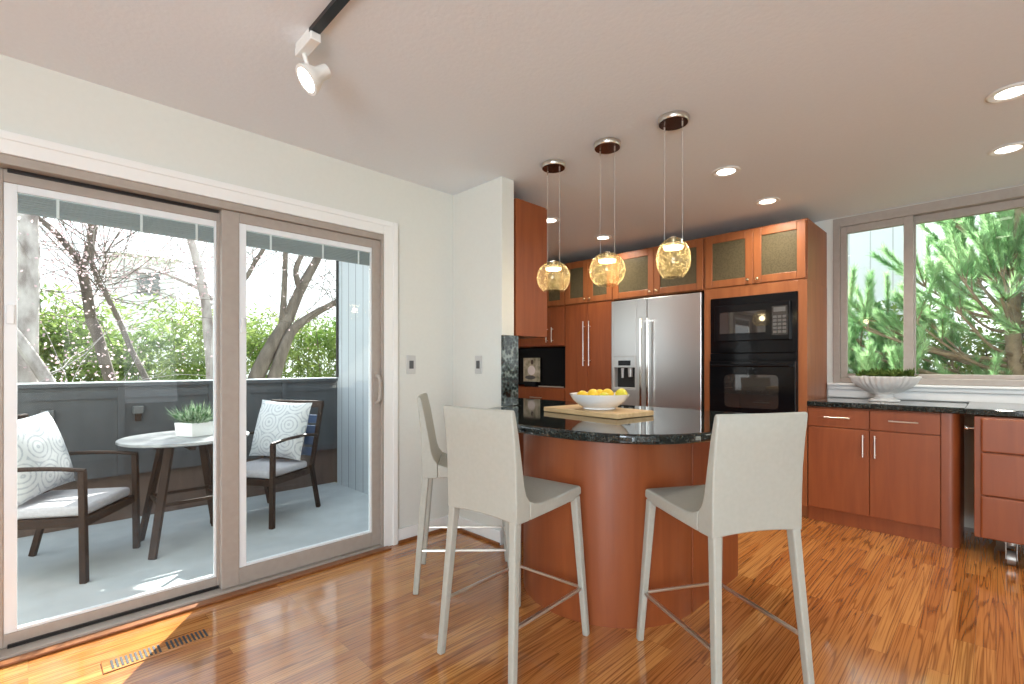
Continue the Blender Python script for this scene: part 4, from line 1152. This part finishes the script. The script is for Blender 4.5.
tree('bare_tree', 'wide leaning bare tree with crossing limbs behind the right patio chair', (-8, 2.3, -1.0),
     [([(-8, 1.9, -1.0), (-8, 2.35, .51), (-8, 2.48, 1.02), (-8, 2.7, 1.5), (-8, 2.93, 1.92), (-8, 3.13, 2.41), (-8, 3.42, 2.98), (-8, 3.72, 3.59)], .14, .05),
      ([(-7.9, 2.3, -1.0), (-7.9, 2.55, .5), (-7.9, 2.70, 1.02), (-7.9, 2.83, 1.43), (-7.9, 2.98, 1.75), (-7.9, 3.29, 2.01), (-7.9, 3.72, 2.27), (-7.9, 4.18, 2.52)], .12, .035),
      ([(-8, 2.83, 1.74), (-8, 2.85, 1.92), (-8, 2.88, 2.38), (-8, 2.90, 3.02), (-8, 2.91, 3.66)], .055, .03),
      ([(-8, 2.1, 2.2), (-8, 2.24, 2.39), (-8, 2.35, 2.55), (-8, 2.45, 2.76), (-8, 2.56, 2.96), (-8, 2.70, 3.3)], .035, .03),
      ([(-8, 3.13, 2.41), (-8, 3.06, 2.73), (-8, 3.22, 3.08), (-8, 3.49, 3.37)], .05, .025)],
     'bark', 110, 1.7, 1400, .006, .2)
def hedge(name, label, x0, x1, y0, y1, z0, z1, n, m, l=.13, wd=.035, seed=1):
    t = thing(name, label, 'hedge', ((x0 + x1) / 2, (y0 + y1) / 2, -1.0))
    rnd = random.Random(seed)
    s = MB(); st = MB()
    blobs = [(rnd.uniform(x0, x1), rnd.uniform(y0, y1), rnd.uniform(z0, z1) ** 1.0, rnd.uniform(.22, .45)) for _ in range(max(14, n // 160))]
    for k in range(n):
        bx, by, bz, br_ = rnd.choice(blobs)
        d = Vector((rnd.gauss(0, 1), rnd.gauss(0, 1), rnd.gauss(0, 1))).normalized()
        p = Vector((bx, by, bz)) + d * br_ * rnd.uniform(.5, 1.05)
        lf = (d * .5 + Vector((rnd.uniform(-1, 1), rnd.uniform(-1, 1), rnd.uniform(-1.2, .5))))
        s.leaf(p, lf, Vector((rnd.uniform(-1, 1), rnd.uniform(-1, 1), rnd.uniform(.2, 1))), rnd.uniform(l * .6, l * 1.2), wd)
    for bx, by, bz, br_ in blobs[:40]:
        st.tube([(bx, by, -1.0), (bx + rnd.uniform(-.1, .1), by + rnd.uniform(-.1, .1), bz * .5), (bx, by, bz + .2)], .018, .008, seg=5, sub=2)
    o = s.build('foliage', m, t); o['kind'] = 'stuff'
    o = st.build('stems', M['bark'], t); o['kind'] = 'stuff'
    return t
hedge('hedge', 'bright green leafy hedge behind the deck seen through the left door panel', -10.2, -8.6, -.6, 2.4, -.6, 2.1, 24000, M['bamboo'], seed=3)
hedge('hedge', 'bright green leafy hedge behind the bare tree in the right door panel', -10.6, -9.2, 2.9, 5.6, -.6, 1.9, 20000, M['bamboo'], seed=4)
# pale neighbouring houses
nb = thing('house', 'pale neighbouring house far beyond the blossom trees', 'house', (-20, 2.5, -1))
MB().box(-23, -19, 2.0, 3.4, -1, 4.6).build('wall', M['nbwall'], nb)
MB().add([(-18.7, 1.8, 4.6), (-18.7, 3.6, 4.6), (-23.3, 3.6, 4.6), (-23.3, 1.8, 4.6), (-21, 1.8, 5.3), (-21, 3.6, 5.3)], [(0, 1, 5, 4), (2, 3, 4, 5), (0, 4, 3), (1, 2, 5), (0, 3, 2, 1)]).build('roof', M['nbwall'], nb)
MB().box(-18.999, -18.96, 2.4, 3.0, 3.4, 4.1).build('window', M['stone'], nb)

# wing of the house and garden seen through the kitchen window
nw = thing('house', 'pale grey board-clad house wall behind the pine through the window', 'house', (-3.2, 10.2, -1))
MB().box(-6, -1.05, 10.0, 13, -1, 4.6).build('wall', M['nbsiding'], nw)
wf = MB().box(-2.6, -1.25, 9.955, 9.999, 2.12, 2.24).box(-2.6, -1.25, 9.955, 9.999, .7, .8).box(-1.33, -1.25, 9.955, 9.999, .8, 2.12).box(-2.6, -2.52, 9.955, 9.999, .8, 2.12).build('window_frame', M['trim'], nw)
lv = MB()
for k in range(16):
    lv.box(-2.52, -1.33, 9.96, 9.99, .82 + k * .08, .87 + k * .08)
lv.build('shutter', M['nbsiding'], wf)
hedge('shrub', 'soft green shrubs growing behind the pine tree', -1.4, 3.2, 8.4, 9.4, -.8, 1.9, 34000, M['bamboo'], .11, .035, seed=5)

# pine tree
pt_ = thing('pine_tree', 'long-needled green pine tree filling the kitchen window', 'tree', (.25, 7.35, -1.0))
rnd = random.Random(11)
tr_ = MB().tube([(.25, 7.35, -1.0), (.2, 7.3, .6), (.12, 7.25, 1.6), (.18, 7.3, 2.6), (.2, 7.3, 3.8)], .085, .04, seg=10)
nd = MB(); br_ = MB()
def shoot(p, d, l, dens=820, nl=.105):
    d = Vector(d).normalized()
    ux = d.cross(Vector((.3, .2, 1))).normalized(); uy = d.cross(ux)
    bend = Vector((rnd.uniform(-.2, .2), rnd.uniform(-.2, .2), .35))
    def at(t): return Vector(p) + d * (l * t) + bend * (l * .3 * t * t)
    br_.tube([at(0), at(.5), at(1)], .009, .004, seg=5, sub=1)
    for k in range(int(dens * l)):
        t = rnd.random() ** .8
        q_ = at(.12 + .88 * t)
        a = rnd.uniform(0, 6.283); sp_ = R(rnd.uniform(18, 46))
        dv = d * math.cos(sp_) + (ux * math.cos(a) + uy * math.sin(a)) * math.sin(sp_) + bend * .4
        dv.normalize()
        sd_ = dv.cross(Vector((rnd.uniform(-1, 1), rnd.uniform(-1, 1), rnd.uniform(-1, 1)))).normalized() * .0034
        ln = nl * rnd.uniform(.75, 1.15)
        nd.add([q_ - sd_, q_ + sd_, q_ + dv * ln], [(0, 1, 2)])
nodes = []
for k in range(120):
    z = rnd.uniform(.3, 3.1)
    x = rnd.uniform(-1.75, 1.9); y = rnd.uniform(6.35, 7.9)
    if x < -.45 and z > 1.95 - (-.45 - x) * .35: z = rnd.uniform(.4, 1.7)
    nodes.append(Vector((x, y, z)))
nodes += [Vector((-1.28, 7.0, 1.75)), Vector((-1.05, 7.0, 1.72)), Vector((-1.3, 6.8, 1.1)), Vector((-.55, 7.0, 2.05)), Vector((-.25, 6.7, 1.7)), Vector((.25, 6.6, 1.75)), Vector((.1, 6.9, 2.2))]
for nb_ in nodes:
    zt = max(-.3, min(3.6, nb_.z - rnd.uniform(.25, .6)))
    c0 = Vector((.18, 7.3, zt))
    mid = (c0 + nb_) / 2 + Vector((0, 0, -.10))
    br_.tube([c0, mid, nb_], .022, .010, seg=6, sub=4)
    out = (nb_ - c0); out.z = 0
    out = out.normalized() if out.length > .01 else Vector((1, 0, 0))
    for j in range(rnd.randint(3, 6)):
        dv = out * rnd.uniform(-.1, .75) + Vector((rnd.uniform(-.5, .5), rnd.uniform(-.5, .5), rnd.uniform(.55, 1.2)))
        shoot(nb_, dv, rnd.uniform(.30, .62))
    bk = (c0 - nb_).normalized()
    for j in range(2):
        q_ = nb_ + (mid - nb_) * rnd.uniform(.1, .7)
        shoot(q_, out * .6 + Vector((rnd.uniform(-.7, .7), rnd.uniform(-.7, .7), rnd.uniform(.1, .8))), rnd.uniform(.25, .45))
tr_.build('trunk', M['pinebark'], pt_, smooth=True, sharp=180)
br_.build('branches', M['pinebark'], pt_)
o = nd.build('needles', M['pine'], pt_); o['kind'] = 'stuff'
